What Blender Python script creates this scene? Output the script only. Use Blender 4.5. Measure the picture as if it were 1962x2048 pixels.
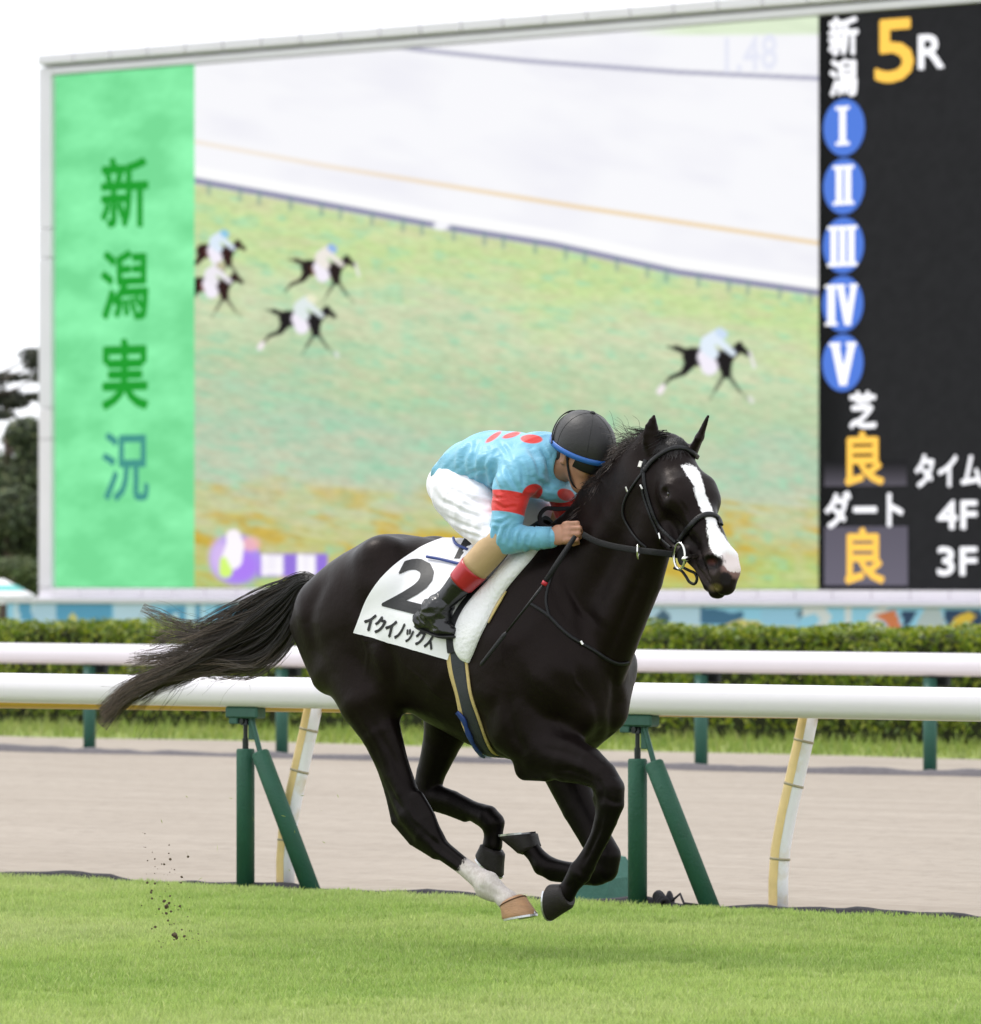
import bpy, math, random
import numpy as np
from mathutils import Matrix, Vector
from mathutils.bvhtree import BVHTree

for o in list(bpy.data.objects):
    bpy.data.objects.remove(o)
scene = bpy.context.scene
COL = scene.collection
rng = np.random.default_rng(7)
random.seed(7)

# ------------------------------------------------------------------ camera, sky, sun, exposure
FPX, CU, VH, CAMH = 11340.0, 981.0, 1145.0, 1.42      # focal length, optical centre and horizon of the photograph in its pixels
cam_d = bpy.data.cameras.new('camera')
cam = bpy.data.objects.new('camera', cam_d)
COL.objects.link(cam)
cam.location = (0, 0, CAMH)
cam.rotation_euler = (math.pi / 2, 0, 0)
cam_d.sensor_fit = 'HORIZONTAL'
cam_d.sensor_width = 36.0
cam_d.lens = FPX / 1962 * 36
cam_d.shift_x = 0.0
cam_d.shift_y = (VH - 1024) / 2048
cam_d.clip_start = 0.5
cam_d.clip_end = 6000
cam_d.dof.use_dof = True
cam_d.dof.focus_distance = 20.8
cam_d.dof.aperture_fstop = 6.6
cam_d.dof.aperture_blades = 9
scene.camera = cam

EXPO = 0.86
SUN_EL, SUN_AZ = math.radians(58), math.radians(300)   # azimuth clockwise from +Y
world = bpy.data.worlds.new('World')
scene.world = world
world.use_nodes = True
wn = world.node_tree
wn.nodes.clear()
sky = wn.nodes.new('ShaderNodeTexSky')
sky.sky_type = 'NISHITA'
sky.sun_disc = False
sky.sun_elevation = SUN_EL
sky.sun_rotation = SUN_AZ
sky.air_density = 1.0
sky.dust_density = 2.0
sky.ozone_density = 1.0
hs = wn.nodes.new('ShaderNodeHueSaturation')           # thin overcast: the blue is washed out
hs.inputs['Saturation'].default_value = 0.30
bg = wn.nodes.new('ShaderNodeBackground')
bg.inputs['Strength'].default_value = 0.13
wo = wn.nodes.new('ShaderNodeOutputWorld')
cl = wn.nodes.new('ShaderNodeMix')                      # an even cloud deck over the clear sky
cl.data_type = 'RGBA'
cl.inputs[0].default_value = 0.72
cl.inputs[7].default_value = (6.9, 7.1, 7.5, 1)
wn.links.new(sky.outputs[0], hs.inputs['Color'])
wn.links.new(hs.outputs[0], cl.inputs[6])
wn.links.new(cl.outputs[2], bg.inputs[0])
wn.links.new(bg.outputs[0], wo.inputs[0])

sun_d = bpy.data.lights.new('sun', 'SUN')
sun_d.energy = 1.1
sun_d.angle = math.radians(16)
sun_d.color = (1.0, 0.96, 0.9)
sun = bpy.data.objects.new('sun', sun_d)
COL.objects.link(sun)
sun.location = (0, 0, 60)
_sd = Vector((math.sin(SUN_AZ) * math.cos(SUN_EL), math.cos(SUN_AZ) * math.cos(SUN_EL), math.sin(SUN_EL)))
sun.rotation_euler = (-_sd).to_track_quat('-Z', 'Y').to_euler()

vs = scene.view_settings
vs.view_transform = 'Standard'
vs.look = 'None'
vs.exposure = EXPO
vs.gamma = 1.0
vs.use_curve_mapping = False
scene.render.engine = 'CYCLES'
scene.cycles.max_bounces = 6
scene.cycles.use_denoising = True

# ------------------------------------------------------------------ helpers
KD = 1962 / 1878.0


def lin(r, g, b):
    def f(c):
        c = c / 255.0
        return c / 12.92 if c <= 0.04045 else ((c + 0.055) / 1.055) ** 2.4
    return (f(r), f(g), f(b))


def sm(x, a, b):
    t = np.clip((np.asarray(x, float) - a) / (b - a), 0, 1)
    return t * t * (3 - 2 * t)


def tag(o, label=None, cat=None, group=None, kind=None):
    if label: o['label'] = label
    if cat: o['category'] = cat
    if group: o['group'] = group
    if kind: o['kind'] = kind
    return o


def empty(name, loc=(0, 0, 0), rotz=0.0, parent=None):
    o = bpy.data.objects.new(name, None)
    COL.objects.link(o)
    o.location = loc
    o.rotation_euler = (0, 0, rotz)
    o.empty_display_size = 0.1
    if parent: o.parent = parent
    return o


def mesh_obj(name, verts, faces, mat, parent=None, smooth=False, attrs=None):
    me = bpy.data.meshes.new(name)
    verts = np.asarray(verts, dtype=np.float32).reshape(-1, 3)
    if isinstance(faces, np.ndarray):
        nf, k = faces.shape
        me.vertices.add(len(verts)); me.vertices.foreach_set('co', verts.ravel())
        me.loops.add(nf * k); me.loops.foreach_set('vertex_index', faces.astype(np.int32).ravel())
        me.polygons.add(nf)
        me.polygons.foreach_set('loop_start', np.arange(0, nf * k, k, dtype=np.int32))
        me.update(calc_edges=True); me.validate()
    else:
        me.from_pydata([tuple(map(float, v)) for v in verts], [], [tuple(map(int, f)) for f in faces])
        me.update()
    if smooth:
        me.polygons.foreach_set('use_smooth', np.ones(len(me.polygons), dtype=bool))
    for nm, arr in (attrs or {}).items():
        arr = np.asarray(arr, dtype=np.float32)
        if arr.ndim == 1:
            a = me.attributes.new(nm, 'FLOAT', 'POINT'); a.data.foreach_set('value', arr)
        else:
            if arr.shape[1] == 3:
                arr = np.concatenate([arr, np.ones((len(arr), 1), np.float32)], 1)
            a = me.attributes.new(nm, 'FLOAT_COLOR', 'POINT'); a.data.foreach_set('color', arr.ravel())
    if mat is not None: me.materials.append(mat)
    o = bpy.data.objects.new(name, me)
    COL.objects.link(o)
    if parent: o.parent = parent
    return o


def dup(o, parent=None, loc=None):
    c = o.copy()
    COL.objects.link(c)
    if parent is not None: c.parent = parent
    if loc is not None: c.location = loc
    return c


class MB:
    """collects simple shapes into one mesh"""
    def __init__(self): self.v = []; self.f = []

    def add(self, v, f):
        n = len(self.v); self.v += [tuple(map(float, p)) for p in v]; self.f += [tuple(int(i) + n for i in q) for q in f]; return self

    def box(self, o, ax, ay, az, bev=0.0):
        """box from corner o along three edge vectors, edges cut by bev"""
        o, ax, ay, az = map(lambda q: np.asarray(q, float), (o, ax, ay, az))
        if bev <= 0:
            p = [o + i * ax + j * ay + k * az for k in (0, 1) for j in (0, 1) for i in (0, 1)]
            return self.add(p, [(0, 2, 3, 1), (4, 5, 7, 6), (0, 1, 5, 4), (2, 6, 7, 3), (0, 4, 6, 2), (1, 3, 7, 5)])
        L = [np.linalg.norm(a) for a in (ax, ay, az)]
        r = [min(bev / l, .49) for l in L]
        c8 = []
        idx = {}
        for k in (0, 1):
            for j in (0, 1):
                for i in (0, 1):
                    for m in range(3):
                        t = [i, j, k]
                        for q in range(3):
                            if q != m: t[q] = r[q] if t[q] == 0 else 1 - r[q]
                        idx[(i, j, k, m)] = len(c8)
                        c8.append(o + t[0] * ax + t[1] * ay + t[2] * az)
        F = []
        for m in range(3):
            a, b = (m + 1) % 3, (m + 2) % 3
            for s in (0, 1):
                q = []
                for (x, y) in ((0, 0), (1, 0), (1, 1), (0, 1)):
                    t = [0, 0, 0]; t[m] = s; t[a] = x; t[b] = y
                    q.append(idx[(*t, m)])
                F.append(q if s else q[::-1])
            for x in (0, 1):
                for y in (0, 1):
                    t0 = [0, 0, 0]; t0[a] = x; t0[b] = y; t1 = list(t0); t1[m] = 1
                    F.append([idx[(*t0, a)], idx[(*t0, b)], idx[(*t1, b)], idx[(*t1, a)]])
        for k in (0, 1):
            for j in (0, 1):
                for i in (0, 1):
                    F.append([idx[(i, j, k, m)] for m in range(3)])
        return self.add(c8, F)

    def tube(self, pts, rad, n=12, caps=True, flat=1.0, side=None):
        pts = [np.asarray(p, float) for p in pts]
        if np.isscalar(rad): rad = [rad] * len(pts)
        prev = None; rings = []
        for i, p in enumerate(pts):
            a = pts[max(i - 1, 0)]; b = pts[min(i + 1, len(pts) - 1)]
            t = b - a; t /= (np.linalg.norm(t) + 1e-12)
            if prev is None:
                ref = np.asarray(side, float) if side is not None else (np.array([0, 0, 1.]) if abs(t[2]) < .9 else np.array([1., 0, 0]))
            else: ref = prev
            x = ref - t * ref.dot(t); x /= (np.linalg.norm(x) + 1e-12); y = np.cross(t, x); prev = x
            rings.append([p + rad[i] * (math.cos(q) * x + flat * math.sin(q) * y) for q in [2 * math.pi * k / n for k in range(n)]])
        v = [q for r in rings for q in r]; f = []
        for i in range(len(pts) - 1):
            for k in range(n):
                f.append((i * n + k, i * n + (k + 1) % n, (i + 1) * n + (k + 1) % n, (i + 1) * n + k))
        if caps:
            f.append(tuple(range(n))[::-1]); f.append(tuple((len(pts) - 1) * n + k for k in range(n)))
        return self.add(v, f)

    def sheet(self, grid):
        """grid of points [i][j] -> quads"""
        g = np.asarray(grid, float); a, b = g.shape[:2]
        f = [(i * b + j, i * b + j + 1, (i + 1) * b + j + 1, (i + 1) * b + j) for i in range(a - 1) for j in range(b - 1)]
        return self.add(g.reshape(-1, 3), f)

    def build(self, name, mat, parent=None, smooth=False):
        return mesh_obj(name, self.v, self.f, mat, parent, smooth)


def mat_new(name):
    m = bpy.data.materials.new(name); m.use_nodes = True
    nt = m.node_tree; b = nt.nodes['Principled BSDF']
    return m, nt, b


def mat_simple(name, color, rough=0.6, noise=0.12, scale=20.0, bump=0.0, metal=0.0, spec=0.5, bscale=None, coat=0.0, stretch=None, sheen=0.0):
    """principled with noise-driven colour variation and optional relief"""
    m, nt, b = mat_new(name)
    N, L = nt.nodes, nt.links
    tc = N.new('ShaderNodeTexCoord'); src = tc.outputs['Object']
    if stretch:
        mp = N.new('ShaderNodeMapping'); mp.inputs['Scale'].default_value = stretch
        L.new(src, mp.inputs[0]); src = mp.outputs[0]
    nz = N.new('ShaderNodeTexNoise'); nz.inputs['Scale'].default_value = scale; nz.inputs['Detail'].default_value = 6
    L.new(src, nz.inputs['Vector'])
    mx = N.new('ShaderNodeMix'); mx.data_type = 'RGBA'
    mx.inputs[6].default_value = (*[c * (1 - noise) for c in color], 1)
    mx.inputs[7].default_value = (*[min(1, c * (1 + noise)) for c in color], 1)
    L.new(nz.outputs['Fac'], mx.inputs[0]); L.new(mx.outputs[2], b.inputs['Base Color'])
    b.inputs['Roughness'].default_value = rough
    b.inputs['Metallic'].default_value = metal
    b.inputs['Specular IOR Level'].default_value = spec
    b.inputs['Coat Weight'].default_value = coat
    b.inputs['Sheen Weight'].default_value = sheen
    if bump > 0:
        n2 = N.new('ShaderNodeTexNoise'); n2.inputs['Scale'].default_value = bscale or scale * 3; n2.inputs['Detail'].default_value = 5
        L.new(src, n2.inputs['Vector'])
        bp = N.new('ShaderNodeBump'); bp.inputs['Strength'].default_value = bump; bp.inputs['Distance'].default_value = 0.01
        L.new(n2.outputs['Fac'], bp.inputs['Height']); L.new(bp.outputs[0], b.inputs['Normal'])
    return m


def mat_attr(name, attr='col', rough=0.7, trans=0.0, spec=0.3, bump=0.0, bscale=60.0):
    m, nt, b = mat_new(name)
    N, L = nt.nodes, nt.links
    at = N.new('ShaderNodeAttribute'); at.attribute_name = attr
    L.new(at.outputs['Color'], b.inputs['Base Color'])
    b.inputs['Roughness'].default_value = rough
    b.inputs['Specular IOR Level'].default_value = spec
    if bump > 0:
        n2 = N.new('ShaderNodeTexNoise'); n2.inputs['Scale'].default_value = bscale
        tc = N.new('ShaderNodeTexCoord'); L.new(tc.outputs['Object'], n2.inputs['Vector'])
        bp = N.new('ShaderNodeBump'); bp.inputs['Strength'].default_value = bump; bp.inputs['Distance'].default_value = 0.01
        L.new(n2.outputs['Fac'], bp.inputs['Height']); L.new(bp.outputs[0], b.inputs['Normal'])
    if trans > 0:
        tr = N.new('ShaderNodeBsdfTranslucent'); L.new(at.outputs['Color'], tr.inputs[0])
        ms = N.new('ShaderNodeMixShader'); ms.inputs[0].default_value = trans
        L.new(b.outputs[0], ms.inputs[1]); L.new(tr.outputs[0], ms.inputs[2])
        L.new(ms.outputs[0], N['Material Output'].inputs[0])
    return m


def vnoise2(x, y, seed=0):
    xi = np.floor(x).astype(np.int64); yi = np.floor(y).astype(np.int64); xf = x - xi; yf = y - yi

    def h(a, b):
        n = (a * 374761393 + b * 668265263 + seed * 1442695041) & 0xFFFFFFFF
        n = ((n ^ (n >> 13)) * 1274126177) & 0xFFFFFFFF
        return ((n ^ (n >> 16)) & 0xFFFF) / 65535.0
    xf = xf * xf * (3 - 2 * xf); yf = yf * yf * (3 - 2 * yf)
    return (h(xi, yi) * (1 - xf) + h(xi + 1, yi) * xf) * (1 - yf) + (h(xi, yi + 1) * (1 - xf) + h(xi + 1, yi + 1) * xf) * yf


def fbm2(x, y, seed=0, oct=4):
    s = 0; a = .5; t = 0
    for k in range(oct):
        s = s + a * vnoise2(x * 2 ** k, y * 2 ** k, seed + k * 17); t += a; a *= .5
    return s / t


# ------------------------------------------------------------------ the rails' frame: e along the rails (right and nearer), n away from the camera
E = np.array([0.788, -0.6157, 0.0]); E /= np.linalg.norm(E)
NV = np.array([0.6157, 0.788, 0.0]); NV /= np.linalg.norm(NV)
Y0 = 24.58
ROTZ = math.atan2(E[1], E[0])
CAMP = np.array([0, 0, CAMH])


def RF(t, d, z):
    """rail frame -> world"""
    return np.array([0, Y0, 0]) + t * E + d * NV + np.array([0, 0, z])


def ray(u, v):
    return np.array([(u - CU) / FPX, 1.0, (VH - v) / FPX])


def on_d(u, v, d):
    """where the sight line of a photo pixel meets the upright plane at distance d behind the turf edge: returns (t, z)"""
    r = ray(u, v); o = np.array([0, Y0, 0.0])
    k = (d - (CAMP - o).dot(NV)) / r.dot(NV)
    p = CAMP + k * r
    return (p - o).dot(E), p[2]


def proj(p):
    """world points -> photo pixels"""
    p = np.asarray(p, float); return CU + p[..., 0] / p[..., 1] * FPX, VH - (p[..., 2] - CAMH) / p[..., 1] * FPX
# ------------------------------------------------------------------ ground
def sheet_rf(name, t0, t1, d0, d1, z, mat, nt=1, nd=1, kind='structure'):
    g = [[RF(t, d, z) for d in np.linspace(d0, d1, nd + 1)] for t in np.linspace(t0, t1, nt + 1)]
    mb = MB(); mb.sheet(g); o = mb.build(name, mat); o['kind'] = kind
    return o


def mat_ground(name, c1, c2, c3, s1, s2, bump, rough=0.9):
    m, nt, b = mat_new(name); N, L = nt.nodes, nt.links
    tc = N.new('ShaderNodeTexCoord')
    rot = N.new('ShaderNodeMapping'); rot.inputs['Rotation'].default_value = (0, 0, -ROTZ)
    L.new(tc.outputs['Object'], rot.inputs[0])
    mp = N.new('ShaderNodeMapping'); mp.inputs['Scale'].default_value = (0.25, 1.6, 1)
    L.new(rot.outputs[0], mp.inputs[0])
    na = N.new('ShaderNodeTexNoise'); na.inputs['Scale'].default_value = s1; na.inputs['Detail'].default_value = 8; na.inputs['Roughness'].default_value = .65
    L.new(mp.outputs[0], na.inputs['Vector'])
    nb = N.new('ShaderNodeTexNoise'); nb.inputs['Scale'].default_value = s2; nb.inputs['Detail'].default_value = 6
    L.new(tc.outputs['Object'], nb.inputs['Vector'])
    r = N.new('ShaderNodeValToRGB')
    r.color_ramp.elements[0].position = .3; r.color_ramp.elements[0].color = (*c1, 1)
    r.color_ramp.elements[1].position = .7; r.color_ramp.elements[1].color = (*c2, 1)
    L.new(na.outputs['Fac'], r.inputs[0])
    mx = N.new('ShaderNodeMix'); mx.data_type = 'RGBA'; mx.inputs[7].default_value = (*c3, 1)
    rr = N.new('ShaderNodeMapRange'); rr.inputs['From Min'].default_value = .5; rr.inputs['From Max'].default_value = .8; rr.inputs['To Max'].default_value = .7
    L.new(nb.outputs['Fac'], rr.inputs[0]); L.new(rr.outputs[0], mx.inputs[0]); L.new(r.outputs[0], mx.inputs[6])
    L.new(mx.outputs[2], b.inputs['Base Color'])
    b.inputs['Roughness'].default_value = rough; b.inputs['Specular IOR Level'].default_value = .2
    bp = N.new('ShaderNodeBump'); bp.inputs['Strength'].default_value = bump; bp.inputs['Distance'].default_value = .04
    ad = N.new('ShaderNodeMath'); ad.operation = 'ADD'; L.new(na.outputs['Fac'], ad.inputs[0]); L.new(nb.outputs['Fac'], ad.inputs[1])
    L.new(ad.outputs[0], bp.inputs['Height']); L.new(bp.outputs[0], b.inputs['Normal'])
    return m


M_FIELD = mat_ground('field_grass', (.075, .11, .03), (.11, .15, .04), (.15, .16, .06), .6, 14, .4)
M_TURF = mat_ground('turf_soil', (.135, .18, .052), (.175, .215, .07), (.20, .22, .09), 1.5, 30, .5)
M_DIRT = mat_ground('track_sand', (.297, .254, .208), (.368, .320, .268), (.244, .208, .170), 1.6, 9, .55)
M_VERGE = mat_ground('verge_grass', (.16, .22, .05), (.25, .30, .07), (.33, .31, .13), 1.2, 20, .5)

mb = MB(); mb.sheet([[(-4000, -60, -.06), (-4000, 5000, -.06)], [(4000, -60, -.06), (4000, 5000, -.06)]])
o = mb.build('ground', M_FIELD); o['kind'] = 'structure'
sheet_rf('turf', -60, 60, -26, -0.05, -.012, M_TURF)
# sand of the dirt track, raked into shallow waves
nt_, nd_ = 120, 90
ts = np.linspace(-45, 45, nt_ + 1); ds = np.linspace(-0.02, 16.9, nd_ + 1)
T, Dm = np.meshgrid(ts, ds, indexing='ij')
Zd = -.022 + .030 * (fbm2(T * .5 + 9, Dm * 2.2 + 4, 3, 3) - .5) * sm(Dm, 0, .8)
P = np.array([0, Y0, 0]) + T[..., None] * E + Dm[..., None] * NV; P[..., 2] = Zd
mb = MB(); mb.sheet(P); o = mb.build('dirt_track', M_DIRT, smooth=True); o['kind'] = 'structure'
sheet_rf('grass_verge', -60, 60, 16.88, 58, -.035, M_VERGE)

# ------------------------------------------------------------------ mown turf, blade by blade
def grass_blades(n, xr, yr, dr, hmin, hmax, wid, seed, zbase=-.004, cols=None, edge=0):
    g = np.random.default_rng(seed)
    x = g.uniform(xr[0], xr[1], n); y = g.uniform(yr[0], yr[1], n)
    rel = np.stack([x, y - Y0], 1)
    d = rel @ NV[:2]; t = rel @ E[:2]
    e_ = edge * (fbm2(t * 6, t * 0 + 3.3, 5, 3) - .5)
    k = (d > dr[0]) & (d < dr[1] + e_)
    x, y, d, t = x[k], y[k], d[k], t[k]; n = len(x)
    patch = fbm2(t * 1.1 + 50, d * 1.3 + 50, 11, 3); tuft = fbm2(t * 7 + 20, d * 7 + 20, 23, 3); big = fbm2(t * .5, d * .6, 31, 2)
    h = (hmin + (hmax - hmin) * g.random(n)) * (.35 + 1.3 * tuft)
    a = g.uniform(0, 2 * np.pi, n); lean = g.uniform(.1, .75, n) * h; la = g.uniform(0, 2 * np.pi, n)
    w = wid * g.uniform(.6, 1.4, n)
    b = np.stack([x, y, np.full(n, zbase)], 1)
    s = np.stack([np.cos(a) * w, np.sin(a) * w, 0 * w], 1)
    up = np.stack([np.cos(la) * lean, np.sin(la) * lean, h], 1)
    mid = b + up * np.array([.38, .38, .6]); tip = b + up
    V = np.stack([b - s, b + s, mid + s * .7, mid - s * .7, tip], 1).reshape(-1, 3)
    i = np.arange(n)[:, None] * 5
    F = np.concatenate([i + np.array([0, 1, 2]), i + np.array([0, 2, 3]), i + np.array([3, 2, 4])], 0)
    c0, c1, c2 = [np.array(c) for c in cols]
    m1 = np.clip(.5 + (patch - .5) * 1.5 + g.normal(0, .3, n), 0, 1)[:, None]
    c = c0 * (1 - m1) + c1 * m1
    m2 = (np.clip((big - .45) * 1.2, 0, .4) + (g.random(n) < .07) * .5)[:, None]
    c = c * (1 - m2) + c2 * m2
    c = c * g.uniform(.8, 1.2, n)[:, None]
    return V, F, np.repeat(c, 5, 0)


M_BLADE = mat_attr('grass_blade', rough=.5, trans=.45, spec=.35)
V, F, c = grass_blades(820000, (-3.4, 3.4), (16.6, 27.4), (-9, -.06), .016, .036, .0026, 3, zbase=-.010,
                       cols=((.30, .44, .10), (.47, .58, .18), (.60, .62, .31)), edge=.05)
o = mesh_obj('turf_grass', V, F, M_BLADE, attrs={'col': c})
tag(o, 'short bright green mown turf of the racecourse in the foreground', 'grass', kind='stuff')
V, F, c = grass_blades(60000, (-9, 9), (40, 66), (17.0, 20.6), .05, .13, .008, 4, zbase=-.04,
                       cols=((.18, .27, .05), (.30, .36, .08), (.42, .40, .18)), edge=.6)
o = mesh_obj('verge_blades', V, F, M_BLADE, attrs={'col': c})
tag(o, 'rough grass along the foot of the hedge beyond the dirt track', 'grass', kind='stuff')

# ------------------------------------------------------------------ edging cloth along turf and along the far rail
M_BLACK_CLOTH = mat_simple('black_cloth', (.022, .02, .026), .75, .3, 30, .5)


M_GREY_CLOTH = mat_simple('grey_cloth', (.13, .12, .13), .8, .3, 30, .5)


def edging(d, zs, amp, seed, name, label):
    ts = np.linspace(-12 - d * .75, 12 - d * .5, 420); g = []
    hgt = zs + amp * (fbm2(ts * 2.6, ts * 0 + seed, seed, 3) - .45)
    wob = .05 * (fbm2(ts * 1.7, ts * 0 + seed + 3, seed, 3) - .5)
    for t, h, w in zip(ts, hgt, wob):
        h = max(h, .004)
        g.append([RF(t, d + w - .035, -.04), RF(t, d + w - .015, h * .7), RF(t, d + w + .005, h), RF(t, d + w + .03, h * .6), RF(t, d + w + .05, -.025)])
    mb = MB(); mb.sheet(g); o = mb.build(name, M_BLACK_CLOTH if d < 5 else M_GREY_CLOTH, smooth=True)
    tag(o, label, 'edging')


edging(.02, .010, .07, 2, 'edging_cloth', 'wavy black edging cloth lying along the near edge of the turf')
edging(13.86, .018, .05, 9, 'edging_cloth', 'grey black edging line at the foot of the far rail posts')

# ------------------------------------------------------------------ rails
M_WHITE = mat_simple('white_rail_paint', (.83, .785, .835), .28, .03, 3, .0, spec=.5)
M_YELLOW = mat_simple('yellow_rail_paint', (.72, .45, .06), .4, .12, 6)
M_GREEN = mat_simple('green_pad', (.012, .085, .05), .62, .2, 14, .35, bscale=90)
M_GREEN_DK = mat_simple('green_post_paint', (.02, .10, .07), .5, .2, 10)
M_STEEL_G = mat_simple('green_steel', (.03, .10, .075), .42, .25, 30, metal=.2)
M_STEEL_D = mat_simple('dark_steel', (.03, .035, .035), .4, .3, 40, metal=.6)


def rail_profile(name, t0, t1, d, ztop, zbot, thick, mat, parent, tilt=0.0, n=28):
    """long beam with a rounded D profile"""
    h = ztop - zbot; prof = []
    for k in range(14):
        a = 2 * math.pi * k / 14
        cx, cz = math.cos(a), math.sin(a)
        p = 3.2
        r = (abs(cx) ** p + abs(cz) ** p) ** (-1 / p)
        prof.append((cx * r * thick / 2, (ztop + zbot) / 2 + cz * r * h / 2))
    g = [[RF(t, d + a, b + tilt * t) for a, b in prof + prof[:1]] for t in np.linspace(t0, t1, n)]
    mb = MB(); mb.sheet(g)
    mb.add([RF(t0, d + a, b + tilt * t0) for a, b in prof], [tuple(range(14))])
    mb.add([RF(t1, d + a, b + tilt * t1) for a, b in prof], [tuple(range(14))[::-1]])
    return mb.build(name, mat, parent, smooth=True)


# near rail with its padded posts
near = empty('running_rail', RF(0, 0, 0))
tag(near, 'white running rail with green padded posts and braces at the turf edge', 'rail')
near_parts = []
near_parts.append(rail_profile('rail_beam', -9, 9, 0, .941, .804, .13, M_WHITE, None))
tpost0, _ = on_d(491, 1781, 0.0)
tpost1, _ = on_d(1275, 1813, 0.0)
step = tpost1 - tpost0
for k in (-2, -1, 0, 1, 2, 3):
    tp = tpost0 + k * step
    pad = .041
    mb = MB(); mb.tube([RF(tp, 0, -.03), RF(tp, 0, .610), RF(tp, 0, .618)], [pad, pad, pad * .9], 20)
    post = mb.build('post', M_GREEN, None, smooth=False); near_parts.append(post)
    for p in post.data.polygons: p.use_smooth = len(p.vertices) == 4
    mb = MB(); mb.tube([RF(tp, 0, .60), RF(tp, 0, .665)], .014, 10); mb.tube([RF(tp, 0, .66), RF(tp, 0, .735)], .010, 10)
    near_parts.append(mb.build('post_rod', M_STEEL_D, None))
    mb = MB(); mb.tube([RF(tp, 0, .725), RF(tp, 0, .75)], [.024, .018], 10); mb.tube([RF(tp, -.03, .742), RF(tp, .03, .742)], .012, 8)
    near_parts.append(mb.build('post_joint', M_STEEL_D, None))
    mb = MB(); mb.box(RF(tp - .095, -.035, .755), .19 * E, .07 * NV, (0, 0, .052), .008)
    mb.box(RF(tp - .075, -.03, .728), .05 * E, .06 * NV, (0, 0, .03), .004)
    near_parts.append(mb.build('bracket', M_STEEL_G, None))
    tb0, tb1 = tp + .085, tp + .085 + .295
    mb = MB(); a, b = RF(tb0, 0, .604), RF(tb1, .02, -.03)
    ax = (b - a) / np.linalg.norm(b - a)
    mb.tube([a, a + ax * .008, b], [pad * .88, pad, pad], 20)
    br = mb.build('brace', M_GREEN, None); near_parts.append(br)
    for p in br.data.polygons: p.use_smooth = len(p.vertices) == 4
    mb = MB(); mb.tube([a + ax * .01, RF(tp + .035, 0, .755)], .012, 8)
    near_parts.append(mb.build('brace_rod', M_STEEL_G, None))
    mb = MB(); mb.box(RF(tp + .02, -.006, .66), .035 * E, .012 * NV, (0, 0, .095), .003)
    near_parts.append(mb.build('gusset', M_STEEL_G, None))
for q in near_parts:
    q.parent = near; q.location = -near.location

# second rail behind it: yellow-edged beam on bent white poles
m, nt, b = mat_new('pole_paint'); N, L = nt.nodes, nt.links
tc = N.new('ShaderNodeTexCoord')
n1 = N.new('ShaderNodeTexNoise'); n1.inputs['Scale'].default_value = 9; n1.inputs['Detail'].default_value = 5
L.new(tc.outputs['Object'], n1.inputs['Vector'])
r = N.new('ShaderNodeValToRGB'); r.color_ramp.elements[0].position = .55; r.color_ramp.elements[0].color = (.84, .84, .86, 1)
r.color_ramp.elements[1].position = .8; r.color_ramp.elements[1].color = (.62, .50, .28, 1)
L.new(n1.outputs['Fac'], r.inputs[0]); L.new(r.outputs[0], b.inputs['Base Color']); b.inputs['Roughness'].default_value = .4
M_POLE = m
M_POLE_Y = mat_simple('pole_yellow_tape', (.74, .55, .24), .45, .22, 16)
M_SEAM = mat_simple('pole_seam_grime', (.38, .33, .22), .6, .4, 40)
second = empty('inner_rail', RF(0, .22, 0))
tag(second, 'yellow edged rail on bent white poles, just behind the white running rail', 'rail')
sp = [rail_profile('rail_beam', -9, 9, .22, .872, .787, .10, M_YELLOW, None, tilt=.0055)]
tA, _ = on_d(571, 1777, .10); tB, _ = on_d(1557, 1825, .10)
st = tB - tA
for k in (-1, 0, 1, 2):
    t0 = tA + k * st
    prof = [(0, -.03), (.0, .12), (.008, .25), (.032, .40), (.062, .55), (.092, .70), (.112, .81)]
    pts = [RF(t0 + a, .10 + a * .55, z) for a, z in prof]
    mb = MB(); mb.tube(pts, [.041] * len(pts), 20)
    sp.append(mb.build('pole', M_POLE, None, smooth=True))
    # tape strip down the left face of the pole
    g = []
    for a, z in prof:
        row = []
        for q in np.linspace(math.radians(185), math.radians(298), 9):
            row.append(RF(t0 + a + .0425 * math.cos(q), .10 + a * .55 + .0425 * math.sin(q), z))
        g.append(row)
    mb = MB(); mb.sheet(g); sp.append(mb.build('tape_strip', M_POLE_Y, None, smooth=True))
    for zz in (.205, .515, .70):
        aa = np.interp(zz, [p[1] for p in prof], [p[0] for p in prof]); a2 = np.interp(zz + .012, [p[1] for p in prof], [p[0] for p in prof])
        mb = MB(); mb.tube([RF(t0 + aa, .10 + aa * .55, zz), RF(t0 + a2, .10 + a2 * .55, zz + .010)], .0438, 20)
        sp.append(mb.build('joint_ring', M_SEAM, None, smooth=True))
for q in sp:
    q.parent = second; q.location = -second.location

# far rail
far = empty('running_rail', RF(0, 13.96, 0))
tag(far, 'white running rail on dark green posts in front of the hedge across the dirt track', 'rail')
fp = [rail_profile('rail_beam', -44, 14, 13.96, .834, .676, .14, M_WHITE, None, n=60)]
tf = [on_d(u, 1500, 13.96)[0] for u in (179, 560, 966, 1395, 1860)]
stepf = (tf[4] - tf[0]) / 4
for k in range(-8, 9):
    t0 = tf[0] + stepf * k
    mb = MB(); mb.tube([RF(t0, 13.96, -.06), RF(t0, 13.96, .66)], .049, 16)
    post = mb.build('post', M_GREEN_DK, None); fp.append(post)
    for p in post.data.polygons: p.use_smooth = len(p.vertices) == 4
    mb = MB(); mb.box(RF(t0 - .06, 14.035, .60), .16 * E, .05 * NV, (0, 0, .22), .01)
    fp.append(mb.build('bracket', M_STEEL_D, None))
for q in fp:
    q.parent = far; q.location = -far.location

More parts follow.
